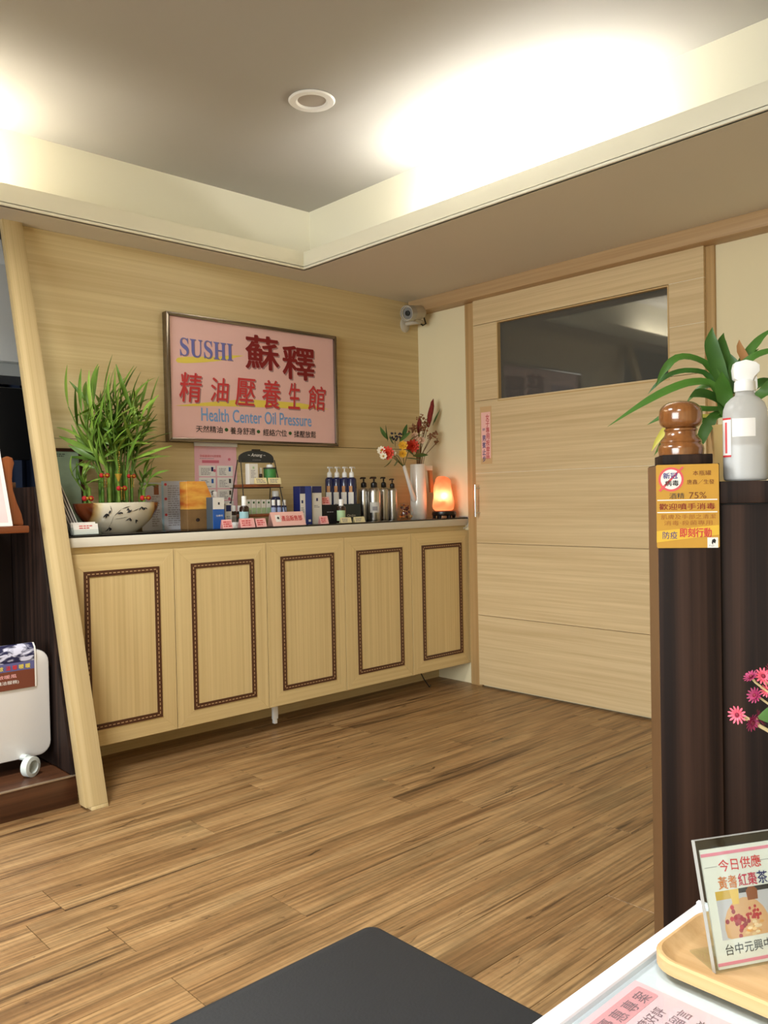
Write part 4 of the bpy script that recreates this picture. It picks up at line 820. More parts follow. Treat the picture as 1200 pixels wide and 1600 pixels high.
# ---- potpourri in a clear pouch
x = cx(633.5, -0.24); R = rad(25, x, -0.24); H1 = hz(633, 786, -0.24)
pp = thing('potpourri_jar', 'small round glass jar of dried red and orange petals', 'jar', (x, -0.24, ZC))
MB().lathe([(R*0.6, 0), (R*0.9, R*0.25), (R, R*0.8), (R*0.9, R*1.3), (R*0.66, H1*0.9), (R*0.7, H1)], 24).build('glass_bowl', M_ACRYL, pp)
rr = random.Random(9); pm = [mat('petal_maroon', (110, 26, 26), 0.7), mat('petal_orange', (206, 112, 44), 0.7), mat('petal_dark', (70, 24, 22), 0.7), mat('petal_tan', (186, 140, 84), 0.7)]
for k in range(26):
    a, q, z = rr.uniform(0, 6.28), R*0.72*math.sqrt(rr.random()), R*0.25+rr.random()*(H1*0.85-R*0.25); mtx = Matrix.Translation((math.cos(a)*q, math.sin(a)*q, z)) @ Matrix.Rotation(rr.uniform(0, 6), 4, 'Z') @ Matrix.Rotation(rr.uniform(0, 3), 4, 'X')
    b = MB(); b.lathe([(0.001, 0), (0.006, 0.002), (0.009, 0.006)], 7); link('dried_petal', b.mesh('dried_petal', pm[k % 4]), pp, mtx)
# ---- white watering can with bouquets
YC = -0.17; x = cx(654.5, YC); R = rad(26, x, YC); H1 = hz(654, 725.5, YC)
wc = thing('watering_can', 'tall white watering can with slim spout used as a vase', 'watering can', (x, YC, ZC)); WCL = Vector((x, YC, ZC))
m_wc = mat('white_enamel', (236, 228, 218), 0.15, 0, Coat_Weight=0.5)
MB().lathe([(0, 0), (R*0.95, 0), (R*0.98, 0.004), (R, H1*0.3), (R*0.93, H1*0.98), (R*0.91, H1), (R*0.87, H1), (R*0.88, H1*0.9), (0, H1*0.85)], 32).build('can_body', m_wc, wc)
p0, p1 = W(645, 775, YC-0.02)-WCL, W(631, 727, YC-0.03)-WCL
MB().tube([p0+Vector((0.02, 0.01, -0.02)), p0, (p0+p1)/2, p1], [0.016, 0.013, 0.0105, 0.0095], 14).build('spout', m_wc, wc)
h0, h1 = W(669, 729, YC)-WCL, W(676, 769, YC)-WCL
hdl = MB().prism(Fr((0, -0.008, 0)), [(h0.x-0.004, h0.z), (h0.x+0.024, h0.z-0.002), (h1.x+0.004, h1.z), (h1.x-0.02, h1.z-0.002)], -0.016, 0).build('wooden_handle', wood('handle_wood', (206, 150, 96), (176, 118, 70), 2, 2, 60, 0.4), wc, bevel=0.002)
MB().box(R*0.7, h0.x+0.026, -0.009, 0.009, h0.z-0.022, h0.z+0.006).build('bracket', m_wc, wc, bevel=0.002)
# fresh coloured bouquet standing in the spout
SPT = W(631, 727, YC-0.03)
bq_ = thing('flower_bouquet', 'artificial bouquet of orange, yellow and white flowers in the spout', 'flowers', SPT)
m_stem = mat('flower_stem', (84, 104, 48), 0.6); m_lf = leaf_mat('bouquet_leaf', (44, 78, 34), (96, 128, 66))
def head(parent, c, face, r, mp, mc, rows=3, cnt=9, nm='flower_head', up=0.4, wf=0.8):
    face = Vector(face).normalized(); q = Vector((0, 0, 1)).rotation_difference(face).to_matrix(); b = MB()
    for j in range(rows):
        rj = r*(1-0.25*j); tilt = 0.25+up*j
        for k in range(cnt-j):
            a = 2*PI*k/(cnt-j)+j*0.4; d = Vector((math.cos(a)*math.cos(tilt), math.sin(a)*math.cos(tilt), math.sin(tilt))); sd = Vector((-math.sin(a), math.cos(a), 0)); pts = [q @ (d*rj*t) + c for t in (0.1, 0.5, 0.85, 1.0)]
            wd = PI*rj/(cnt-j)*wf; b.ribbon(pts, [wd*0.4, wd*0.95, wd*0.8, wd*0.2], [q @ sd]*4, 0.25)
    o = b.build(nm, mp, parent)
    if mc: MB().ball(q @ Vector((0, 0, r*0.12))+c, r*0.26, 8, 5).build('flower_centre', mc, o)
    return o
def rel(px, py, Y, o): return W(px, py, Y)-o
m_or = mat('petal_scarlet', (214, 62, 36), 0.6); m_ye = mat('petal_yellow', (240, 184, 50), 0.6); m_wh = mat('petal_white', (238, 228, 204), 0.6); m_ce = mat('flower_eye', (190, 140, 40), 0.7); m_bl = mat('dark_berries', (34, 36, 66), 0.4)
tocam = Vector((-0.68, -0.72, 0.15))
for px, py, r, mp, rows, cnt, dy in ((605, 708, 0.038, m_or, 4, 11, -0.05), (644, 697, 0.039, m_or, 4, 11, -0.02), (629.5, 696, 0.026, m_ye, 3, 8, -0.045), (629.5, 709, 0.024, m_ye, 3, 8, -0.05), (596, 704, 0.024, m_wh, 1, 9, -0.03), (613.5, 708, 0.02, m_wh, 1, 8, -0.06), (599, 713, 0.02, m_wh, 1, 8, -0.05)):
    c = rel(px, py, YC+dy, SPT); st = [Vector((0, 0, -0.01)), c*0.5+Vector((0, 0, 0.015)), c-tocam*0.006]; MB().tube(st, 0.0018, 5).build('stem', m_stem, bq_)
    head(bq_, c, tocam+Vector((random.uniform(-0.3, 0.3), 0, random.uniform(-0.2, 0.4))), r, mp, m_ce if mp is not m_or else None, rows, cnt, up=0.42)
be = MB(); rr = random.Random(4)
for k in range(22): be.ball(rel(618+rr.uniform(-9, 9), 682+rr.uniform(-6, 7), YC-0.03+rr.uniform(-0.02, 0.02), SPT), 0.0055, 7, 5)
be.build('berry_cluster', m_bl, bq_)
lfm = blade(0.085, 0.016, 0.7, 'leaf', m_lf); lfs = blade(0.10, 0.009, 0.3, 'leaf', m_lf)
for px, py, d, me in ((606, 690, (-0.5, -0.2, 0.8), lfs), (618, 700, (-0.4, -0.2, 0.9), lfs), (606, 687, (-0.9, -0.1, 0.5), lfm), (630, 685, (0.1, 0, 1), lfm), (640, 688, (0.7, 0, 0.6), lfm), (612, 718, (-0.6, -0.3, -0.7), lfm), (622, 717, (-0.4, -0.5, -0.4), lfm), (634, 716, (0.8, -0.3, 0.2), lfm), (645, 712, (0.9, -0.2, 0.25), lfm), (624, 690, (0.4, -0.3, 0.7), lfm), (615, 694, (-0.7, -0.2, 0.2), lfm), (636, 703, (0.8, 0, -0.1), lfm)):
    link('leaf', me, bq_, orient(rel(px, py, YC-0.035, SPT), d, rr.uniform(-1, 1)))
# dried bouquet standing in the can
DRY = WCL+Vector((0, 0, H1*0.9))
db_ = thing('dried_bouquet', 'dried brown flower stems with a tall red plume in the white can', 'flowers', DRY)
m_dry = mat('dried_stem', (120, 86, 54), 0.8); m_plume = paint('red_plume', (124, 34, 28), 0.85, 0.3, 90); m_tuft = paint('brown_tuft', (142, 98, 66), 0.9, 0.25, 120); m_blush = mat('blush_petal', (226, 186, 158), 0.7)
def stemto(px, py, dy, r=0.0018):
    c = rel(px, py, YC+dy, DRY); MB().tube([Vector((c.x*0.08, c.y*0.1, -0.05)), Vector((c.x*0.35, c.y*0.4, c.z*0.5)), c], r, 5).build('stem', m_dry, db_); return c
for px0_, py0_, px1_, py1_, dy, wd in ((669, 667, 677, 623, 0.0, 0.013), (654, 676, 656, 652, 0.02, 0.012)):
    c = stemto(px0_, py0_, dy); e = rel(px1_, py1_, YC+dy, DRY); b = MB(); n = 8
    b.tube([c+(e-c)*(k/n)+Vector((rr.uniform(-0.002, 0.002), rr.uniform(-0.002, 0.002), 0)) for k in range(n+1)], [wd*(0.4+0.75*math.sin(PI*min(1, (k+0.6)/(n+0.8)))) for k in range(n)]+[0.001], 9); b.build('plume', m_plume, db_)
for px, py, dy, s in ((645, 672, 0.0, 1.0), (657, 653, 0.01, 0.9), (668, 659, 0.02, 0.9), (661, 671, -0.02, 1.0), (677, 679, -0.01, 1.0), (683, 691, 0.0, 0.9), (648, 667, 0.03, 0.8), (672, 683, -0.03, 0.7), (665, 664, 0.0, 0.8)):
    c = stemto(px, py, dy); b = MB()
    for k in range(16):
        a = Vector((rr.uniform(-1, 1), rr.uniform(-1, 1), rr.uniform(-0.6, 1))).normalized()*rr.uniform(0.006, 0.026)*s; b.ball(c+a, rr.uniform(0.004, 0.0068)*s, 6, 4)
        if k % 3 == 0: b.tube([c, c+a], 0.0008, 4)
    b.build('tuft', m_tuft, db_)
for px, py in ((648, 681), (652, 687), (659, 688)):
    c = stemto(px, py, -0.035); head(db_, c, tocam, 0.02, m_blush, None, 2, 6, 'blush_petals', 0.7)
link('leaf', blade(0.10, 0.006, 0.4, 'leaf', m_lf), db_, orient(rel(676, 665, YC, DRY), (0.35, 0, 0.9)))
link('leaf', blade(0.09, 0.006, 0.4, 'leaf', m_lf), db_, orient(rel(679, 660, YC, DRY), (0.25, -0.1, 0.9)))
# ---- salt lamp
YSL = -0.27; x = cx(694, YSL); R = rad(37, x, YSL); H1 = hz(694, 743, YSL); zb0 = hz(694, 798, YSL)
sl = thing('salt_lamp', 'glowing orange salt rock lamp on a black wooden base', 'lamp', (x, YSL, ZC))
b = MB().lathe([(0, 0.012), (R*0.98, 0.012), (R*1.03, 0.018), (R*1.0, zb0-0.004), (R*0.9, zb0), (0, zb0)], 28)
for k in range(6): a = k*PI/3+0.3; b.lathe([(0, 0), (0.008, 0), (0.010, 0.013), (0, 0.013)], 8, (math.cos(a)*R*0.82, math.sin(a)*R*0.82, 0))
b.build('wooden_base', mat('ebony', (26, 16, 12), 0.3), sl)
def salt_mat():
    m = bpy.data.materials.new('salt_rock'); m.use_nodes = True; nt = m.node_tree; b = nt.nodes['Principled BSDF']; o = nt.nodes['Material Output']
    b.inputs['Base Color'].default_value = lin((236, 150, 104)); b.inputs['Roughness'].default_value = 0.5
    t = nt.nodes.new('ShaderNodeBsdfTranslucent'); t.inputs[0].default_value = lin((255, 172, 128))
    mx = nt.nodes.new('ShaderNodeMixShader'); mx.inputs[0].default_value = 0.72; nt.links.new(b.outputs[0], mx.inputs[1]); nt.links.new(t.outputs[0], mx.inputs[2]); nt.links.new(mx.outputs[0], o.inputs[0]); return m
bm = bmesh.new(); bmesh.ops.create_icosphere(bm, subdivisions=4, radius=1.0)
for v in bm.verts:
    c = v.co.copy(); t = (c.z+1)/2; hr = math.hypot(c.x, c.y); sq4 = max(0.0, 1-abs(2*t-1)**(3.6 if t > 0.5 else 9))**(1/(3.6 if t > 0.5 else 9)); k = (1.0-0.34*max(0, t-0.15))*sq4/max(hr, 1e-4) if hr > 1e-4 else 0; n1 = noise.noise(c*1.7+Vector((3, 1, 2)))*0.16+noise.noise(c*4.1)*0.06
    zz = zb0+0.001+(H1-zb0)*t if c.z > -0.97 else zb0+0.001
    sq = max(abs(c.x), abs(c.y), 1e-4); v.co = Vector((c.x*R*k*(1+n1)-0.006*t, c.y*R*0.8*k*(1+n1), zz+n1*0.05*t))
me = bpy.data.meshes.new('salt_rock'); bm.to_mesh(me); bm.free(); me.materials.append(salt_mat()); me.shade_smooth(); link('salt_rock', me, sl)
pl = bpy.data.lights.new('salt_lamp_bulb', 'POINT'); pl.energy = 0.40; pl.color = (1.0, 0.70, 0.48); pl.shadow_soft_size = 0.012
lo = bpy.data.objects.new('salt_lamp_bulb', pl); COL.objects.link(lo); lo.parent = sl; lo.location = (-0.026, -0.02, zb0+(H1-zb0)*0.42)
# cord at the end of the worktop
p = [W(735, 812, -0.37), W(736, 822, -0.385), W(731, 829, -0.37), W(722, 830, -0.365)]
cdv = MB(); cdv.tube([Vector((-0.012, -0.30, ZC+0.004)), Vector((-0.006, -0.355, ZC+0.004)), Vector((-0.008, -0.372, ZC-0.012)), Vector((-0.02, -0.366, ZC-0.05)), Vector((-0.045, -0.362, ZC-0.058))], 0.003, 8)
tag(cdv.build('power_cord', mat('grey_cord', (196, 190, 178), 0.5)), 'thin pale lamp cord looping over the right end of the worktop', 'cord')
cdv = MB(); cdv.tube([(-0.30, -0.25, 0.11), (-0.27, -0.26, 0.05), (-0.24, -0.27, 0.006), (-0.2, -0.24, 0.005)], 0.003, 8)
tag(cdv.build('floor_cable', M_BLACK), 'short black cable hanging to the floor under the right cabinets', 'cable')

# ================================================================== RECEPTION DESK AT THE LEFT
XS = -2.282
rd = thing('reception_desk', 'dark walnut reception desk with low plinth behind the slanted post', 'desk', (-3.2, -0.3, 0))
O = Vector((-3.2, -0.3, 0))
SD = Fr((XS+3.2-0.018, 0.3, 0), (0, 1, 0), (0, 0, 1))
YD = -0.05
MB().prism(SD, [(-0.56, 0.1), (lean(1.09, 0.055), 1.09), (YD+0.02, 1.09), (YD+0.02, 0.1)], 0, 0.018).build('side_panel', M_WALNUT, rd, bevel=0.001)
DF = Fr((3.2, YD+0.3, 0))
seams = [-4.4, -3.75, -3.1, -2.385, XS-0.019]
for a, b in zip(seams[:-1], seams[1:]): MB().plate(DF, a+0.0015, b-0.0015, 0.1, 1.085, -0.02, 0).build('front_panel', M_WALNUT, rd, bevel=0.0006, seg=1)
MB().plate(DF, seams[0], XS, 0.1, 1.085, -0.04, -0.021).build('front_backing', mat('seam_light', (170, 150, 120), 0.5), rd)
MB().box(-4.42+3.2, XS+3.2, 0.24, 0.85, 1.0905, 1.112).build('desk_top', M_WALNUTX, rd, bevel=0.002)
pn = MB().box(-4.42+3.2, -2.284+3.2, -0.265, 0.9, 0.0, 0.0965).build('plinth', M_WALNUTX, rd, bevel=0.001)
MB().box(-4.42+3.2, -2.284+3.2, -0.268, -0.255, 0.0966, 0.1).build('edge_strip', mat('strip_metal', (176, 156, 132), 0.35, 0.6), pn)
MB().box(-4.42+3.2, -2.306+3.2, -0.254, 0.23, 0.0966, 0.0995).build('plinth_top', M_WALNUTX, pn)
sh = MB().box(-4.0+3.2, -2.36+3.2, -0.10, 0.249, 0.928, 0.953).build('shelf', M_MAHOG, rd, bevel=0.004)
ZSH = 0.953
# leaflet holder on the shelf
YH = -0.33
hp = [W(x, y, YH) for x, y in ((4, 719), (12, 716), (20, 719), (22.5, 727), (20, 738), (19, 752), (21, 770), (27, 789), (34, 806), (37, 819), (37, 824), (-40, 824), (-40, 716))]
ho = Vector((hp[0].x-0.05, YH, ZSH)); zmin = min(p.z for p in hp)
hh = thing('leaflet_holder', 'curvy reddish wooden leaflet holder on the desk shelf', 'holder', ho)
MB().prism(Fr((-ho.x, 0, -zmin)), [(p.x, p.z) for p in hp], -0.022, 0).build('back_board', M_MAHOGZ, hh, bevel=0.003)
fx1 = W(17, 800, YH-0.04).x
fy = thing('pink_flyer', 'white and pink flyer standing against the curvy wooden holder', 'flyer', (fx1-0.07, YH-0.055, ZSH+0.0008))
f = Fr((-0.07, 0, 0), (1, 0, 0), (-0.085, 0.15, 0.98)); fh = 0.285
MB().plate(f, 0, 0.14, 0, fh, -0.001, 0).build('sheet', M_PAPER, fy); MB().plate(f, 0.008, 0.127, 0.012, fh-0.012, 0, 0.0004).build('pink_print', paint('flyer_pink', (244, 206, 206), 0.55, 0.05, 12), fy)
MB().plate(f, 0.008, 0.132, fh*0.84, fh-0.004, 0.0004, 0.0007).build('gold_print', mat('flyer_gold', (226, 186, 96), 0.55), fy)
lines(fy, f, 0.02, 0.12, fh*0.2, fh*0.8, 9, M_RED, 0.0008, 5)
pa = thing('paper_sheet', 'loose white paper lying on the reception desk top', 'paper', (-2.42, 0.1, 1.1125)); MB().box(-0.1, 0.1, -0.11, 0.11, 0, 0.006).build('sheets', M_PAPER, pa)
# things further back behind the desk
mo = thing('monitor', 'black computer monitor back on the reception desk', 'monitor', (-2.36, 0.22, 1.1125))
MB().box(-0.24, 0.24, 0.0, 0.03, 0.10, 0.40).build('screen_housing', M_BLACK, mo, bevel=0.006); MB().box(-0.03, 0.03, 0.005, 0.025, 0.01, 0.12).build('stand_neck', M_BLACK, mo); MB().box(-0.1, 0.1, -0.05, 0.08, 0, 0.012).build('stand_foot', M_BLACK, mo, bevel=0.003)
wcb = thing('wall_cupboard', 'white wall cupboard seen past the slanted post', 'cupboard', (-1.95, 0.62, 1.62))
MB().box(-0.5, 0.5, 0.0, 0.3, 0.06, 0.62).build('carcass', M_WHITE, wcb, bevel=0.003); MB().box(-0.5, 0.5, 0.005, 0.3, 0.0, 0.058).build('lower_rail', mat('rail_grey', (176, 178, 176), 0.4), wcb)
for s in (-1, 1): MB().box(0.002 if s > 0 else -0.498, 0.498 if s > 0 else -0.002, -0.018, -0.001, 0.062, 0.5).build('cupboard_door', M_WHITE, wcb, bevel=0.002)
cu = thing('navy_curtain', 'dark navy curtain hanging behind the reception desk', 'curtain', (-1.9, 1.3, 0.0)); n = 120; vs = []; fs = []
for i in range(n+1):
    xx = -0.9+1.8*i/n; yy = 0.03*math.sin(i*0.9)
    vs += [(xx, yy, 0.3), (xx, yy, 2.2)]
for i in range(n): fs.append((2*i, 2*i+2, 2*i+3, 2*i+1))
MB().add(vs, fs).build('drape', mat('navy_cloth', (24, 38, 66), 0.8), cu); MB().tube([(-0.95, 0, 2.215), (0.95, 0, 2.215)], 0.012, 10).build('curtain_rod', M_STEEL, cu)

# ================================================================== PANEL HEATER
HY = -0.42; hx1 = -2.312; hx0 = -2.86; hz0_, hz1_ = 0.150, 0.520
he = thing('panel_heater', 'white flat panel heater on castors standing on the dark plinth', 'heater', ((hx0+hx1)/2, HY, 0.1)); HO = Vector(((hx0+hx1)/2, HY, 0.1))
def rrect(u0, u1, v0, v1, r, k=6):
    pts = []
    for cx_, cy_, a in ((u1-r, v0+r, -PI/2), (u1-r, v1-r, 0), (u0+r, v1-r, PI/2), (u0+r, v0+r, PI)):
        for i in range(k+1): t = a+PI/2*i/k; pts.append((cx_+r*math.cos(t), cy_+r*math.sin(t)))
    return pts
w2 = (hx1-hx0)/2
MB().prism(Fr(), rrect(-w2, w2, hz0_-0.1, hz1_-0.1, 0.045), -0.055, 0.0).build('heater_panel', mat('heater_white', (232, 230, 228), 0.22, 0, Coat_Weight=0.4), he, bevel=0.008)
for xx in (-2.405, -2.77):
    MB().lathe([(0.021, -0.014), (0.034, -0.012), (0.0345, 0.012), (0.022, 0.014), (0.021, -0.014)], 26, (xx-HO.x, -0.05, 0.0346), rot=Matrix.Rotation(0.5, 3, 'Z') @ Matrix.Rotation(PI/2, 3, 'X')).build('castor_ring', mat('castor_white', (206, 214, 212), 0.3), he)
    MB().tube([(xx-HO.x-0.012, 0.03, 0.055), (xx-HO.x, -0.03, 0.06)], 0.011, 10).build('castor_arm', MATS['castor_white'], he)
hp_ = thing('heater_leaflet', 'blue and brown printed leaflet draped over the heater top', 'leaflet', (hx1-0.2, HY, hz1_))
# profile over the top: front leg, bulge, behind
pr_ = [(-0.0035, -0.125), (-0.0035, -0.062), (-0.0035, -0.034), (-0.006, -0.012), (-0.002, 0.012), (0.012, 0.026), (0.03, 0.024), (0.045, 0.012), (0.058, 0.0), (0.058, -0.05)]
def drape(i0, i1, u0, u1, m, nm, lift=0.0):
    b = MB(); vs = []
    for (y, z) in pr_[i0:i1+1]: vs += [(u0, y-lift, z+lift*0.3), (u1, y-lift, z+lift*0.3), (u0, y-0.0012-lift, z+lift*0.3+0.0006), (u1, y-0.0012-lift, z+lift*0.3+0.0006)]
    k = i1-i0+1; fs = []
    for i in range(k-1):
        a = i*4; c = a+4; fs += [(a, c, c+1, a+1), (a+2, a+3, c+3, c+2), (a, a+2, c+2, c), (a+1, c+1, c+3, a+3)]
    return b.add(vs, fs).build(nm, m, hp_, angle=60)
drape(0, 9, -0.25, 0.152, M_PAPER, 'sheet')
def navyprint():
    m = mat('mountain_print', (40, 42, 84), 0.4); nt = m.node_tree; b = nt.nodes['Principled BSDF']; tc = nt.nodes.new('ShaderNodeTexCoord'); mp = nt.nodes.new('ShaderNodeMapping'); mp.inputs['Scale'].default_value = (16, 30, 40); nt.links.new(tc.outputs['Object'], mp.inputs[0])
    n = nt.nodes.new('ShaderNodeTexNoise'); n.inputs['Scale'].default_value = 1; n.inputs['Detail'].default_value = 5; n.inputs['Distortion'].default_value = 1.2; nt.links.new(mp.outputs[0], n.inputs['Vector'])
    r = nt.nodes.new('ShaderNodeValToRGB'); r.color_ramp.elements[0].position = 0.46; r.color_ramp.elements[1].position = 0.56; r.color_ramp.elements[0].color = lin((34, 34, 70)); r.color_ramp.elements[1].color = lin((206, 206, 226)); nt.links.new(n.outputs['Fac'], r.inputs[0]); nt.links.new(r.outputs[0], b.inputs['Base Color']); return m
drape(2, 7, -0.25, 0.146, navyprint(), 'mountain_picture', 0.0012); drape(1, 2, -0.25, 0.146, mat('leaflet_violet', (92, 92, 140), 0.5), 'violet_band', 0.0012); drape(0, 1, -0.25, 0.146, mat('leaflet_maroon', (112, 58, 40), 0.5), 'maroon_band', 0.0012)
f = Fr((0, -0.0062, 0))
for k, (ch_, u) in enumerate(zip('開啟溫馨暖暖', (0.000, 0.026, 0.050, 0.072, 0.094, 0.116))): text(hp_, ch_, f, u, u+0.016, -0.056, -0.041, M_RED if k in (2, 3) else M_YEL, 0.0006, 0.02)
text(hp_, '請開啟暖風', f, -0.02, 0.085, -0.084, -0.071, M_CARDPINK, 0.0006); text(hp_, '(暖氣請洽服務)', f, -0.02, 0.092, -0.106, -0.092, M_PAPER, 0.0006)

# ================================================================== NEWEL POST, LOW CABINET AND THINGS ON IT (right)
RZ = math.radians(-54); PC = Vector((-1.872, -2.5085, 0)); RM = Matrix.Rotation(RZ, 3, 'Z'); LXv, LYv = RM @ Vector((1, 0, 0)), RM @ Vector((0, 1, 0))
def NL(px, py, yl=0.0):
    """photo pixel -> newel-local point on the plane local y = yl"""
    p = hitpl(px, py, PC+LYv*yl, -LYv); return RM.inverted() @ (p-PC)
def NW(v): return PC + RM @ Vector(v)
pw_ = NL(1125, 800).x; pt = NL(1075, 725).z; pt2 = NL(1070, 709.5).z
nw_ = thing('newel_post', 'dark walnut newel post with a turned ball finial at the cabinet end', 'post', PC, RZ)
PDp = 0.15
MB().box(0.0, pw_, 0.0, PDp, 0, pt).build('post_body', M_WALNUT, nw_, bevel=0.001); MB().box(-0.0015, -0.0002, 0.001, PDp-0.001, 0, pt-0.002).build('edge_band', M_WALEDGE, nw_)
MB().box(0.012, pw_-0.010, 0.012, PDp-0.012, pt+0.0002, pt2).build('cap_block', M_WALNUT, nw_, bevel=0.0015)
fc = NL(1064, 700, 0.06); mp_ = mpp(NW((fc.x, 0.06, 1.1))); zf = lambda py: NL(1064, py, 0.06).z
prof = []
for py, wpx in ((708.5, 67), (702, 69), (697, 67), (694, 62), (692.5, 60), (690.5, 62), (688, 60), (684, 53), (679, 48), (675, 47), (673, 50), (671, 50), (669.6, 47)): prof.append((wpx/2*mp_, zf(py)))
z0, z1 = zf(671), zf(626); rb = 32.3*mp_; zc = (z0+z1)/2; hb2 = (z1-z0)/2
for k in range(17):
    t = -0.93+1.93*k/16; ex = 3.6 if t < 0 else 2.35; prof.append((max(1e-5, rb*max(0.0, 1-abs(t)**ex)**(1/ex)), zc+hb2*t))
prof[0] = (prof[0][0], pt2+0.0003)
MB().lathe([(0, pt2+0.0003)]+prof, 40, (fc.x, 0.06, 0)).build('ball_finial', M_FINIAL, nw_)
# notice taped on the newel post
s0, s1 = NL(1025.5, 790), NL(1123.5, 790); st_, sb_ = NL(1075, 725.5).z, NL(1075, 856).z
no = thing('sanitizer_notice', 'yellow printed hand sanitizer notice taped on the newel post', 'notice', NW((0, -0.0006, sb_)), RZ); NF_ = Fr((0, 0, -sb_))
m_ye2 = paint('notice_yellow', (200, 150, 56), 0.45, 0.04, 20); MB().prism(NF_, rrect(s0.x, s1.x, sb_, st_, 0.003, 3), 0.0, 0.0008).build('sheet', m_ye2, no)
def nr(x0, x1, y0, y1):
    k = 270/1137; a, b, c, d = 930+x0*k, 930+x1*k, 500+y0*k, 500+y1*k; mx, my = (a+b)/2, (c+d)/2
    return NL(a, my).x, NL(b, my).x, NL(mx, d).z, NL(mx, c).z
def nt_(s, r, m, bold=0.0, n=0.0014): text(no, s, NF_, *nr(*r), m, n, bold)
def npl(r, m, nm, n=0.0011): MB().plate(NF_, *nr(*r), 0.0008, n).build(nm, m, no)
c = nr(415, 582, 968, 1130); ccx, ccz, rr_ = (c[0]+c[1])/2, (c[2]+c[3])/2, (c[1]-c[0])/2
MB().prism(NF_, [(ccx+rr_*math.cos(k*PI/16), ccz+rr_*math.sin(k*PI/16)) for k in range(32)], 0.0008, 0.0010).build('ban_ring', mat('ban_pink', (222, 92, 96), 0.5), no)
MB().prism(NF_, [(ccx+rr_*0.82*math.cos(k*PI/16), ccz+rr_*0.82*math.sin(k*PI/16)) for k in range(32)], 0.0010, 0.0012).build('ban_disc', M_PAPER, no)
MB().prism(NF_, [(ccx-rr_*1.0, ccz-rr_*0.9), (ccx-rr_*0.85, ccz-rr_*1.02), (ccx+rr_*1.0, ccz+rr_*0.95), (ccx+rr_*0.88, ccz+rr_*1.05)], 0.0012, 0.0013).build('ban_bar', MATS['ban_pink'], no)
m_ink2 = mat('ink_indigo', (48, 40, 130), 0.5); m_br = mat('ink_brown', (120, 62, 30), 0.5); m_tan = mat('ink_tan', (168, 104, 40), 0.5)
nt_('新冠', (445, 540, 1005, 1045), m_ink2, 0.02, 0.0018); nt_('病毒', (458, 548, 1055, 1092), M_INK, 0.02, 0.0018)
nt_('本瓶罐', (640, 762, 990, 1022), m_br); nt_('唐鑫／生發', (602, 782, 1048, 1080), m_br); nt_('酒精', (487, 585, 1138, 1176), M_DKGREY); nt_('75%', (616, 730, 1132, 1174), m_br)
npl((408, 803, 1180, 1187), M_PAPER, 'white_rule'); npl((408, 803, 1261, 1268), M_PAPER, 'white_rule'); nt_('歡迎噴手消毒', (420, 788, 1206, 1247), M_DKRED, 0.012)
nt_('肌膚及手部之清潔', (432, 792, 1278, 1310), m_tan); nt_('消毒‧殺菌專用', (452, 770, 1318, 1350), m_tan)
q = [NL(930+x*270/1137, 500+y*270/1137) for x, y in ((404, 1390), (814, 1348), (814, 1412), (404, 1464))]; MB().prism(NF_, [(p.x, p.z) for p in q], 0.0008, 0.0011).build('bright_band', mat('band_yellow', (226, 184, 62), 0.5), no)
nt_('防疫', (443, 540, 1392, 1440), m_ink2, 0.0); nt_('即刻行動', (556, 764, 1368, 1428), M_RED, 0.03)
npl((738, 808, 1430, 1498), M_PAPER, 'logo_square'); q = nr(762, 794, 1438, 1478); MB().prism(NF_, [(q[0]+(q[1]-q[0])*u, q[2]+(q[3]-q[2])*v) for u, v in ((0.1, 0.3), (0.3, 0), (0.45, 0.4), (0.8, 0.2), (1, 0.7), (0.7, 1), (0.2, 0.8))], 0.0011, 0.0014).build('logo_mark', M_INK, no)
nt_('Fuji', (750, 780, 1478, 1492), M_GREY)
# low cabinet running right from the newel
ct = NL(1165, 751.5, 0.012).z; cb = NL(1165, 786, 0.012).z
lc = thing('low_cabinet', 'dark walnut low partition cabinet running from the newel post', 'cabinet', NW((pw_+0.001, 0.008, 0)), RZ)
MB().box(0, 0.9, 0.006, 0.30, 0, cb-0.003).build('panel_body', M_WALNUT, lc, bevel=0.001); MB().box(0, 0.91, 0, 0.305, cb, ct).build('top_ledge', M_WALNUT, lc, bevel=0.002); MB().box(0.0, 0.9, 0.010, 0.30, cb-0.003, cb).build('shadow_gap', M_BLACKM, lc)
# spray bottle
bl_ = NL(1165.5, 760, 0.055); bwp = NW((bl_.x, 0.055, ct)); bs = mpp(bwp); zz = lambda py: NL(1165, py, 0.055).z-ct
sb2 = thing('sanitizer_bottle', 'translucent white sanitizer spray bottle on the low cabinet', 'bottle', bwp, RZ)
def frosted():
    m = bpy.data.materials.new('frosted_plastic'); m.use_nodes = True; nt = m.node_tree; b = nt.nodes['Principled BSDF']; o = nt.nodes['Material Output']
    b.inputs['Base Color'].default_value = lin((230, 230, 230)); b.inputs['Roughness'].default_value = 0.3
    t = nt.nodes.new('ShaderNodeBsdfTranslucent'); t.inputs[0].default_value = lin((238, 238, 238)); tr = nt.nodes.new('ShaderNodeBsdfTransparent'); m1 = nt.nodes.new('ShaderNodeMixShader'); m1.inputs[0].default_value = 0.45; m2 = nt.nodes.new('ShaderNodeMixShader'); m2.inputs[0].default_value = 0.22
    nt.links.new(b.outputs[0], m1.inputs[1]); nt.links.new(t.outputs[0], m1.inputs[2]); nt.links.new(m1.outputs[0], m2.inputs[1]); nt.links.new(tr.outputs[0], m2.inputs[2]); nt.links.new(m2.outputs[0], o.inputs[0]); return m
Rb = 33*bs; hsd = zz(618); hnk = zz(612)
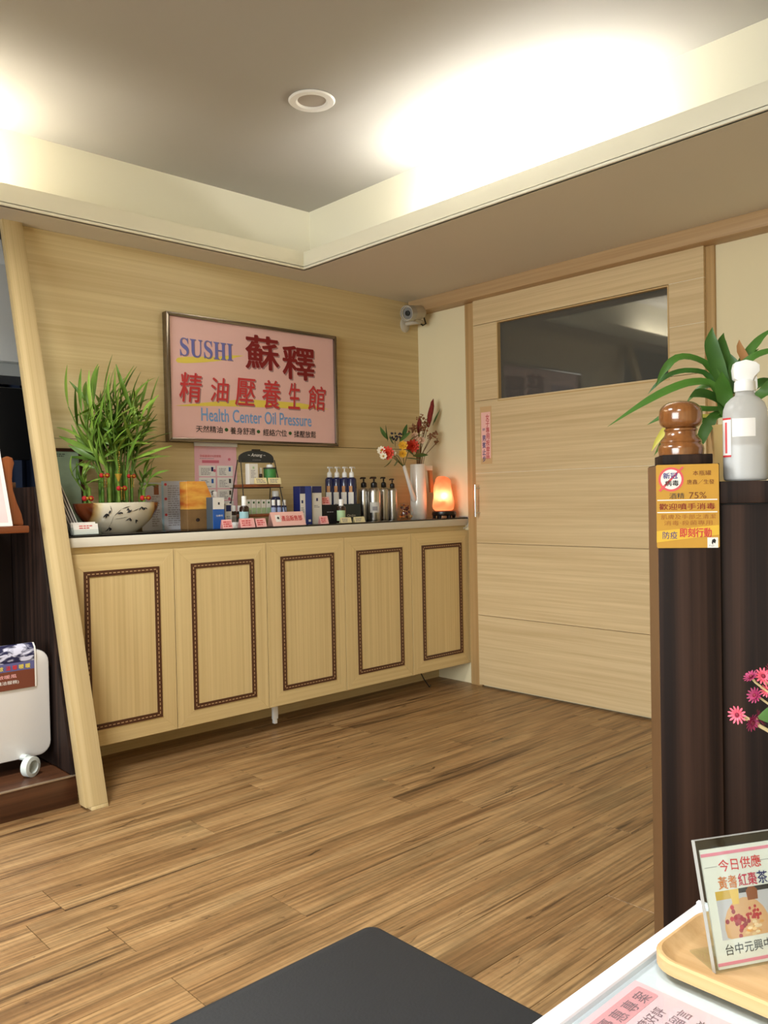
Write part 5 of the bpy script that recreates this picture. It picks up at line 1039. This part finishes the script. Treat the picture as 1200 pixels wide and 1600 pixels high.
MB().lathe([(0, 0.001), (Rb*0.88, 0.001), (Rb*0.97, 0.004), (Rb, 0.012), (Rb, hsd-Rb*0.92), (Rb*0.97, hsd-Rb*0.65), (Rb*0.86, hsd-Rb*0.36), (Rb*0.64, hsd-Rb*0.13), (Rb*0.44, hsd), (Rb*0.42, hnk), (0, hnk)], 36, sy=0.72).build('bottle_body', frosted(), sb2)
MB().lathe([(0, 0.004), (Rb*0.93, 0.006), (Rb*0.95, hsd*0.42), (0, hsd*0.42)], 30, sy=0.72).build('liquid', mat('clear_liquid', (214, 216, 216), 0.2), sb2)
cl2 = MB().lathe([(Rb*0.46, 0), (Rb*0.48, 0.002), (Rb*0.46, zz(597)-hnk), (Rb*0.36, zz(594)-hnk)], 24, (0, 0, hnk)).build('collar', M_WHITE, sb2)
q = lambda px, py: ((px-1165.5)*bs, zz(py))
MB().prism(Fr((0, -0.013, 0)), [q(1149, 592), q(1147.5, 577), q(1150, 567), (q(1166, 563)), q(1180, 567), q(1186, 572), q(1186, 582), q(1178, 590), q(1176, 596), q(1154, 596)], -0.026, 0).build('spray_head', M_WHITE, sb2, bevel=0.0015)
MB().prism(Fr((0, -0.006, 0)), [q(1178, 588), q(1183, 586), q(1184, 606), q(1180, 615), q(1177, 614)], -0.012, 0).build('trigger', M_WHITE, sb2, bevel=0.002)
lb = Fr((0, 0, 0))
def curved(nm, m, a0, a1, z0, z1, dr): MB().lathe([(Rb+dr*0.3, z0), (Rb+dr, z0), (Rb+dr, z1), (Rb+dr*0.3, z1)], 10, sy=0.72, a0=a0, a1=a1).build(nm, m, sb2)
curved('side_label', M_PAPER, -PI+0.08, -PI+0.75, zz(712), zz(655), 0.0006); curved('label_red_edge', M_RED, -PI+0.08, -PI+0.75, zz(656), zz(653), 0.0008); curved('label_red_edge', M_RED, -PI+0.08, -PI+0.75, zz(714), zz(711), 0.0008)
curved('label_print', MATS['ban_pink'], -PI+0.36, -PI+0.52, zz(708), zz(660), 0.0009)
curved('clear_label', mat('white_label', (236, 234, 232), 0.4), -PI/2-0.75, -PI/2+0.3, zz(683), zz(655), 0.0006)
# dracaena in a beige pot behind the bottle
YQ = 0.20; pc_ = NL(1152, 700, YQ); pwp = NW((pc_.x, YQ, ct)); ps = mpp(pwp)
dr = thing('potted_dracaena', 'green dracaena with long arching leaves in a beige pot', 'plant', pwp, RZ)
DL = lambda px, py, dy=0.0: NL(px, py, YQ+dy)-Vector((pc_.x, YQ, ct))
Rp = 40*ps; hp2 = DL(1150, 664).z
MB().lathe([(0, 0), (Rp*0.78, 0), (Rp*0.82, 0.004), (Rp, hp2), (Rp*0.94, hp2), (Rp*0.9, hp2-0.01), (0, hp2-0.012)], 32).build('pot', paint('pot_beige', (206, 178, 120), 0.35, 0.05, 12), dr)
MB().tube([(0, 0, hp2-0.012), (0.004, 0, hp2+0.03), (-0.004, 0, hp2+0.07)], [0.011, 0.010, 0.008], 10).build('stem', mat('dracaena_stem', (120, 110, 60), 0.7), dr)
leaves = [((1138, 640), (1118, 606), (1085, 598), (1045, 610), (1000, 634), (949, 667), 8.5, -0.05), ((1140, 625), (1118, 585), (1088, 562), (1058, 560), (1036, 580), (1024, 606), 7.5, -0.02),
          ((1138, 630), (1110, 590), (1080, 580), (1052, 584), (1030, 597), (1012, 616), 6, 0.02), ((1142, 632), (1130, 600), (1120, 570), (1112, 545), (1111, 528), (1113, 511), 12, -0.01),
          ((1142, 628), (1140, 590), (1134, 560), (1128, 540), (1128, 530), (1131, 520), 8, 0.03), ((1142, 625), (1150, 590), (1162, 562), (1178, 540), (1195, 523), (1216, 508), 7, 0.02),
          ((1142, 628), (1155, 585), (1172, 562), (1192, 552), (1215, 548), (1245, 552), 7, -0.02), ((1140, 655), (1128, 632), (1112, 622), (1098, 618), (1088, 618), (1077, 621), 13, -0.07),
          ((1140, 668), (1136, 645), (1132, 620), (1129, 605), (1128, 592), (1128, 580), 12, -0.05), ((1136, 658), (1105, 640), (1075, 638), (1050, 644), (1030, 654), (1011, 664), 7, 0.03),
          ((1136, 664), (1100, 656), (1070, 662), (1050, 674), (1036, 690), (1022, 712), 7, 0.01), ((1144, 640), (1168, 612), (1186, 600), (1200, 598), (1220, 606), (1240, 620), 9, 0.02),
          ((1144, 650), (1172, 630), (1192, 615), (1206, 600), (1222, 592), (1242, 590), 9, -0.02), ((1138, 640), (1145, 610), (1152, 585), (1160, 570), (1170, 556), (1186, 545), 9, 0.03),
          ((1140, 650), (1120, 650), (1108, 662), (1100, 676), (1096, 690), (1095, 702), 9, -0.02), ((1140, 645), (1160, 640), (1180, 645), (1194, 660), (1204, 680), (1212, 704), 9, 0.03), ((1141, 632), (1128, 612), (1116, 604), (1100, 606), (1085, 616), (1072, 630), 8, 0.06),
          ((1142, 636), (1148, 615), (1150, 596), (1149, 580), (1146, 566), (1140, 552), 11, 0.0)]
for k, lfv in enumerate(leaves):
    wv, dy = lfv[6]*ps, lfv[7]; ctl = [Vector((0, 0, hp2+0.012*(k % 6)))] + [DL(*lfv[j], dy*(j/5)) for j in range(1, 6)]
    pts = []
    for j in range(5):
        a, b_, c_, d_ = ctl[max(0, j-1)], ctl[j], ctl[j+1], ctl[min(5, j+2)]
        for s in range(3):
            t = s/3; pts.append(0.5*((2*b_)+(c_-a)*t+(2*a-5*b_+4*c_-d_)*t*t+(3*b_-a-3*c_+d_)*t**3))
    pts.append(ctl[5]); n = len(pts); sd = []; ws = []
    for j in range(n):
        t = (pts[min(j+1, n-1)]-pts[max(j-1, 0)]).normalized(); s_ = t.cross(Vector((0.15*math.sin(k*2.1), -0.75, 0.66 if abs(t.z) < 0.7 else 0.15)).normalized()).normalized(); sd.append(s_)
        u = j/(n-1); ws.append(wv*max(0.02, (0.35+0.65*math.sin(PI*min(1, u*0.85+0.12)))*(1 if u < 0.72 else max(0.02, 1-((u-0.72)/0.28)**1.5))))
    MB().ribbon(pts, ws, sd, 0.3).build('leaf', M_DRALEAF, dr, angle=80)
for pl_, m, wv in ((((1062, 650), (1048, 662), (1036, 676), (1026, 690), (1018, 705)), M_YELLEAF, 6), (((1172, 575), (1163, 560), (1157, 548), (1155, 540), (1155, 531)), M_DRYLEAF, 7), (((1150, 650), (1135, 690), (1125, 715), (1124, 735), (1126, 748)), M_YELLEAF, 3)):
    pts = [Vector((0, 0, hp2+0.02))]+[DL(x, y, 0.0) for x, y in pl_]; n = len(pts)
    MB().ribbon(pts, [0.002]+[wv*ps*v for v in (0.7, 1, 0.9, 0.6, 0.05)], [(pts[min(j+1, n-1)]-pts[max(j-1, 0)]).normalized().cross(Vector((0, -1, 0.2))).normalized() for j in range(n)], 0.3).build('withered_leaf', m, dr)

# ================================================================== TABLE AND THINGS ON IT
TZ = 0.5; TX0, TX1, TY0, TY1 = -3.32, -2.437, -3.46, -2.866
tb = thing('coffee_table', 'white glass topped table at the lower right corner', 'table', ((TX0+TX1)/2, (TY0+TY1)/2, 0)); a, b_ = (TX1-TX0)/2, (TY1-TY0)/2
m_tw = paint('table_white', (236, 236, 240), 0.35, 0.01, 8); bw = 0.02
for q in ((-a, a, b_-bw, b_), (-a, a, -b_, -b_+bw), (-a, -a+bw, -b_+bw, b_-bw), (a-bw, a, -b_+bw, b_-bw)): MB().box(q[0], q[1], q[2], q[3], TZ-0.05, TZ+0.001).build('rim', m_tw, tb, bevel=0.002)
MB().box(-a+bw, a-bw, -b_+bw, b_-bw, TZ-0.03, TZ-0.0085).build('table_panel', m_tw, tb)
for sx_ in (-1, 1):
    for sy_ in (-1, 1): MB().box(sx_*(a-0.03)-0.022, sx_*(a-0.03)+0.022, sy_*(b_-0.03)-0.022, sy_*(b_-0.03)+0.022, 0, TZ-0.05).build('leg', m_tw, tb, bevel=0.002)
MB().box(a-0.004, a+0.0035, b_-0.03, b_-0.001, TZ-0.02, TZ+0.0045).build('corner_guard', m_tw, tb, bevel=0.001)
MB().box(-a+bw+0.001, a-bw-0.001, -b_+bw+0.001, b_-bw-0.001, TZ-0.0055, TZ-0.0015).build('glass_top', M_ACRYL, tb)
TS = TZ-0.0015
# pink price leaflet under the glass
LFX, LFY = -2.632, -2.892
le = thing('price_leaflet', 'pink price leaflet lying under the table glass', 'leaflet', (LFX-0.13, LFY-0.1, TZ-0.0084)); f = Fr((-0.15, 0.1, 0), (1, 0, 0), (0, 1, 0))
MB().plate(f, -0.02, 0.28, -0.21, 0.0, 0.0001, 0.0008).build('sheet', paint('leaflet_pink', (244, 204, 208), 0.5, 0.03, 15), le)
MB().prism(f, rrect(0.10, 0.272, -0.033, -0.008, 0.003, 3), 0.0008, 0.0011).build('title_band', mat('leaflet_rose', (238, 164, 168), 0.5), le)
m_gr = mat('leaflet_ink', (150, 118, 124), 0.6); m_rose = mat('leaflet_rose_ink', (206, 104, 116), 0.6); m_gri = mat('leaflet_grey_ink', (96, 84, 90), 0.6)
for k, c_ in enumerate('店家優惠專案'): text(le, c_, f, 0.135+0.0225*k, 0.152+0.0225*k, -0.030, -0.013, m_gr, 0.0014)
text(le, '蘇釋按摩好評', f, 0.165, 0.252, -0.054, -0.040, m_gr, 0.0012); text(le, '五星評論與留言', f, 0.165, 0.266, -0.075, -0.060, m_gr, 0.0012); text(le, '與留言者', f, 0.21, 0.262, -0.096, -0.083, m_gri, 0.0012)
for k, c_ in enumerate('優惠回饋'): text(le, c_, f, 0.206+0.0185*k, 0.221+0.0185*k, -0.122, -0.107, m_rose, 0.0012, 0.02)
MB().plate(f, 0.235, 0.275, -0.17, -0.132, 0.0008, 0.0011).build('white_box_print', M_PAPER, le); lines(le, f, 0.24, 0.272, -0.165, -0.137, 3, m_rose, 0.0014, 2)
# wooden tray
tr_ = thing('wooden_tray', 'light wooden tray with rounded corners on the white table', 'tray', (-2.54, -3.03, TS)); F2 = Fr((0, 0, 0), (1, 0, 0), (0, 1, 0))
def ringloop(u0, u1, v0, v1, r, z): return [Vector((x, y, z)) for x, y in rrect(u0, u1, v0, v1, r, 7)]
tu0, tu1, tv0, tv1 = -0.074, 0.078, -0.06, 0.137
L0 = [ringloop(tu0+d, tu1-d, tv0+d, tv1-d, 0.036-d*0.6, z) for d, z in ((0.006, 0.0002), (0.0, 0.004), (0.0, 0.0165), (0.002, 0.019), (0.005, 0.019), (0.008, 0.016), (0.016, 0.009), (0.02, 0.008))]
k = len(L0[0]); vs = [v for l in L0 for v in l]; fs = [(i*k+j, i*k+(j+1) % k, (i+1)*k+(j+1) % k, (i+1)*k+j) for i in range(len(L0)-1) for j in range(k)] + [tuple(range(k-1, -1, -1)), tuple((len(L0)-1)*k+j for j in range(k))]
MB().add(vs, fs).build('tray_body', M_TRAY, tr_)
# acrylic stand with the tea notice
BL = Vector((-2.577, -2.962, TS+0.0085)); UD = Vector((0.88, -0.47, 0)).normalized(); BK = Vector((0.47, 0.88, 0)).normalized(); ta = 0.26
VD = (Vector((0, 0, 1))*math.cos(ta)+BK*math.sin(ta)).normalized()
an = thing('menu_stand', 'clear acrylic stand holding a tea notice on the tray', 'stand', BL); AF = Fr((0, 0, 0), UD, VD); PWd, PHt = 0.098, 0.124
MB().plate(AF, -0.006, PWd+0.006, 0.0, PHt+0.011, 0.0002, 0.0018).plate(AF, -0.006, PWd+0.006, 0.0, PHt+0.011, -0.0042, -0.0026).build('acrylic_sheet', M_ACRYL, an)
b = MB()
for q in ((-0.0064, -0.006, 0, PHt+0.011), (PWd+0.006, PWd+0.0064, 0, PHt+0.011), (-0.006, PWd+0.006, PHt+0.011, PHt+0.0114)): b.plate(AF, *q, -0.0042, 0.0018)
b.build('edge_glint', mat('acrylic_glint', (170, 170, 166), 0.15), an)  # thin pale strips paint the glint along the acrylic edges
MB().plate(Fr((0, 0, 0), UD, BK), -0.006, PWd+0.006, 0.004, 0.045, 0.0, 0.002).build('acrylic_foot', M_ACRYL, an)
pa2 = MB().plate(AF, 0, PWd, 0.002, PHt, -0.0024, -0.0002).build('paper', mat('notice_paper', (238, 232, 220), 0.6), an)
m_pk = mat('notice_band', (238, 142, 160), 0.5)
for v0, v1 in ((0.0050, 0.0082), (PHt-0.0075, PHt-0.0042)): MB().plate(AF, -0.0005, PWd, v0, v1, -0.0002, 0.0001).build('pink_band', m_pk, an)
def an_t(s, u0, u1, v0, v1, m, bold=0.01): text(an, s, AF, u0, u1, v0, v1, m, 0.00015, bold, wob=0.6)
an_t('今日供應', 0.020, 0.075, PHt-0.025, PHt-0.0125, M_RED, 0.015); an_t('黃耆', 0.016, 0.040, PHt-0.043, PHt-0.030, mat('ink_orange', (208, 122, 62), 0.5), 0.015); an_t('紅棗', 0.042, 0.066, PHt-0.043, PHt-0.030, mat('ink_crimson', (190, 36, 70), 0.5), 0.015); an_t('茶', 0.067, 0.080, PHt-0.043, PHt-0.030, mat('ink_navy', (34, 36, 96), 0.5), 0.015)
for u0, u1 in ((0.002, 0.018), (0.074, 0.094)): MB().plate(AF, u0, u1, PHt-0.0190, PHt-0.0186, -0.0002, 0.0001).build('rule', M_GREY, an)
text(an, '台中元興中藥', AF, 0.0115, 0.084, 0.0145, 0.0255, M_INK, 0.00015)
pu0, pu1, pv0, pv1 = 0.010, 0.093, 0.030, 0.0795
ph_ = MB().plate(AF, pu0, pu1, pv0, pv1, -0.0002, 0.00005).build('photo_print', mat('photo_grey', (206, 198, 200), 0.5), an)
def disc(u, v, r, m, nm, n, sv=1.0, seg=20):
    pts = [(min(pu1, max(pu0, u+r*math.cos(2*PI*k/seg))), min(pv1, max(pv0, v+r*sv*math.sin(2*PI*k/seg)))) for k in range(seg)]
    MB().prism(AF, pts, n-0.00003, n).build(nm, m, an)
MB().plate(AF, pu0, pu0+0.024, pv1-0.009, pv1, 0.00005, 0.00008).build('photo_patch', mat('photo_gold', (216, 172, 72), 0.5), an); MB().plate(AF, pu0+0.03, pu1, pv1-0.005, pv1, 0.00005, 0.00008).build('photo_patch', mat('photo_dark', (50, 42, 40), 0.5), an)
disc(0.0445, 0.041, 0.029, mat('photo_plate', (226, 172, 122), 0.5), 'photo_plate', 0.00011); MB().prism(AF, [(0.030, 0.064), (0.038, 0.064), (0.040, 0.0795), (0.028, 0.0795)], 0.00011, 0.00014).build('photo_cup', mat('photo_tea', (240, 196, 92), 0.5), an); MB().prism(AF, [(0.050, 0.066), (0.063, 0.066), (0.064, 0.076), (0.060, 0.0795), (0.053, 0.0795), (0.049, 0.076)], 0.00011, 0.00014).build('photo_jug', mat('photo_jug', (150, 78, 30), 0.5), an)
rr = random.Random(2)
for k in range(26): disc(0.036+rr.gauss(0, 0.0045), 0.049+rr.gauss(0, 0.0055), 0.0026, mat('photo_date%d' % (k % 2), ((158, 34, 48), (184, 60, 66))[k % 2], 0.5), 'photo_date', 0.00016+k*2e-6, 1, 8)
for k in range(22): disc(0.056+rr.gauss(0, 0.0045), 0.052+rr.gauss(0, 0.0035), 0.0018, mat('photo_berry', (190, 40, 44), 0.5), 'photo_berry', 0.00016+k*2e-6, 1, 7)
for k in range(24): disc(0.050+rr.gauss(0, 0.006), 0.038+rr.gauss(0, 0.004), 0.0032, mat('photo_root%d' % (k % 3), ((236, 196, 140), (226, 160, 84), (244, 214, 170))[k % 3], 0.5), 'photo_root', 0.00016+k*2e-6, 0.5, 7)
# pink mums in a vase just outside the frame
VX = Vector((-2.505, -3.16, TS))
mv = thing('flower_vase', 'spray of pink and purple mums leaning in from the right edge', 'flowers', VX)
MB().lathe([(0, 0), (0.028, 0), (0.034, 0.02), (0.036, 0.06), (0.024, 0.10), (0.02, 0.13), (0.023, 0.14), (0.019, 0.14), (0.016, 0.12), (0, 0.02)], 26).build('vase', M_WHITE, mv)
YV = -3.07
m_mp = mat('mum_pink', (226, 96, 118), 0.6); m_mm = mat('mum_purple', (150, 38, 84), 0.6); m_md = mat('mum_maroon', (116, 16, 44), 0.6)
def VP(px, py, t): return CAM + ray(px, py)*t
for px, py, r, mp, fd in ((1152.5, 1117, 11.5, m_mp, (-1.0, -0.1, 0.1)), (1174, 1058, 10, m_mm, (-0.6, 0.3, 0.8)), (1192, 1057, 11, m_mp, (-0.7, -0.6, 0.4)), (1180, 1087, 10.5, m_mm, (-0.9, 0.2, 0.4)), (1199, 1080, 9, m_mp, (-0.8, -0.2, 0.5)), (1174, 1128, 12, m_mm, (-0.3, -0.9, -0.2)), (1186, 1122, 11, m_mm, (0.2, -0.8, 0.4)), (1207, 1050, 11, m_md, (-0.2, -0.6, 0.6))):
    c_ = VP(px, py, 0.86)-VX; s_ = mpp(c_+VX); b0 = Vector((0, 0, 0.14)); fdv = Vector(fd).normalized()
    MB().tube([b0-Vector((0, 0, 0.06)), b0+(c_-b0)*0.45+Vector((0, 0, 0.03)), c_-fdv*r*s_*1.2, c_-fdv*r*s_*0.2], [0.0017, 0.0014, 0.0012, 0.0016], 6).build('stem', mat('mum_stem', (196, 176, 130), 0.6), mv)
    head(mv, c_, fdv, r*s_*1.3, mp, m_md, 2, 13, up=0.45, wf=0.5)
ml_ = blade(0.05, 0.012, 0.6, 'leaf', leaf_mat('mum_leaf', (66, 104, 52), (120, 150, 90)))
for px, py, d in ((1238, 1128, (-0.9, -0.2, 0.05)), (1244, 1112, (-0.9, 0.1, 0.1)), (1232, 1140, (-0.6, -0.5, -0.2))): link('leaf', ml_, mv, orient(VP(px, py, 0.86)-VX, d, 0.4))

# ================================================================== STOOL
ST = thing('square_stool', 'dark grey padded square stool beside the white table', 'stool', (-2.852, -2.672, 0)); su, sv = 0.197, 0.187
MB().prism(Fr((0, 0, 0), (1, 0, 0), (0, 1, 0)), rrect(-su, su, -sv, sv, 0.022, 5), 0.36, 0.42).build('seat_pad', paint('stool_leatherette', (27, 29, 32), 0.65, 0.03, 60, bump=0.25), ST, bevel=0.010, seg=3)
MB().box(-su+0.015, su-0.015, -sv+0.015, sv-0.015, 0.325, 0.3595).build('seat_frame', M_BLACKM, ST)
for sx_ in (-1, 1):
    for sy_ in (-1, 1): MB().tube([(sx_*(su-0.035), sy_*(sv-0.035), 0.0), (sx_*(su-0.035), sy_*(sv-0.035), 0.325)], 0.014, 10).build('leg', M_BLACK, ST)

flush_text()
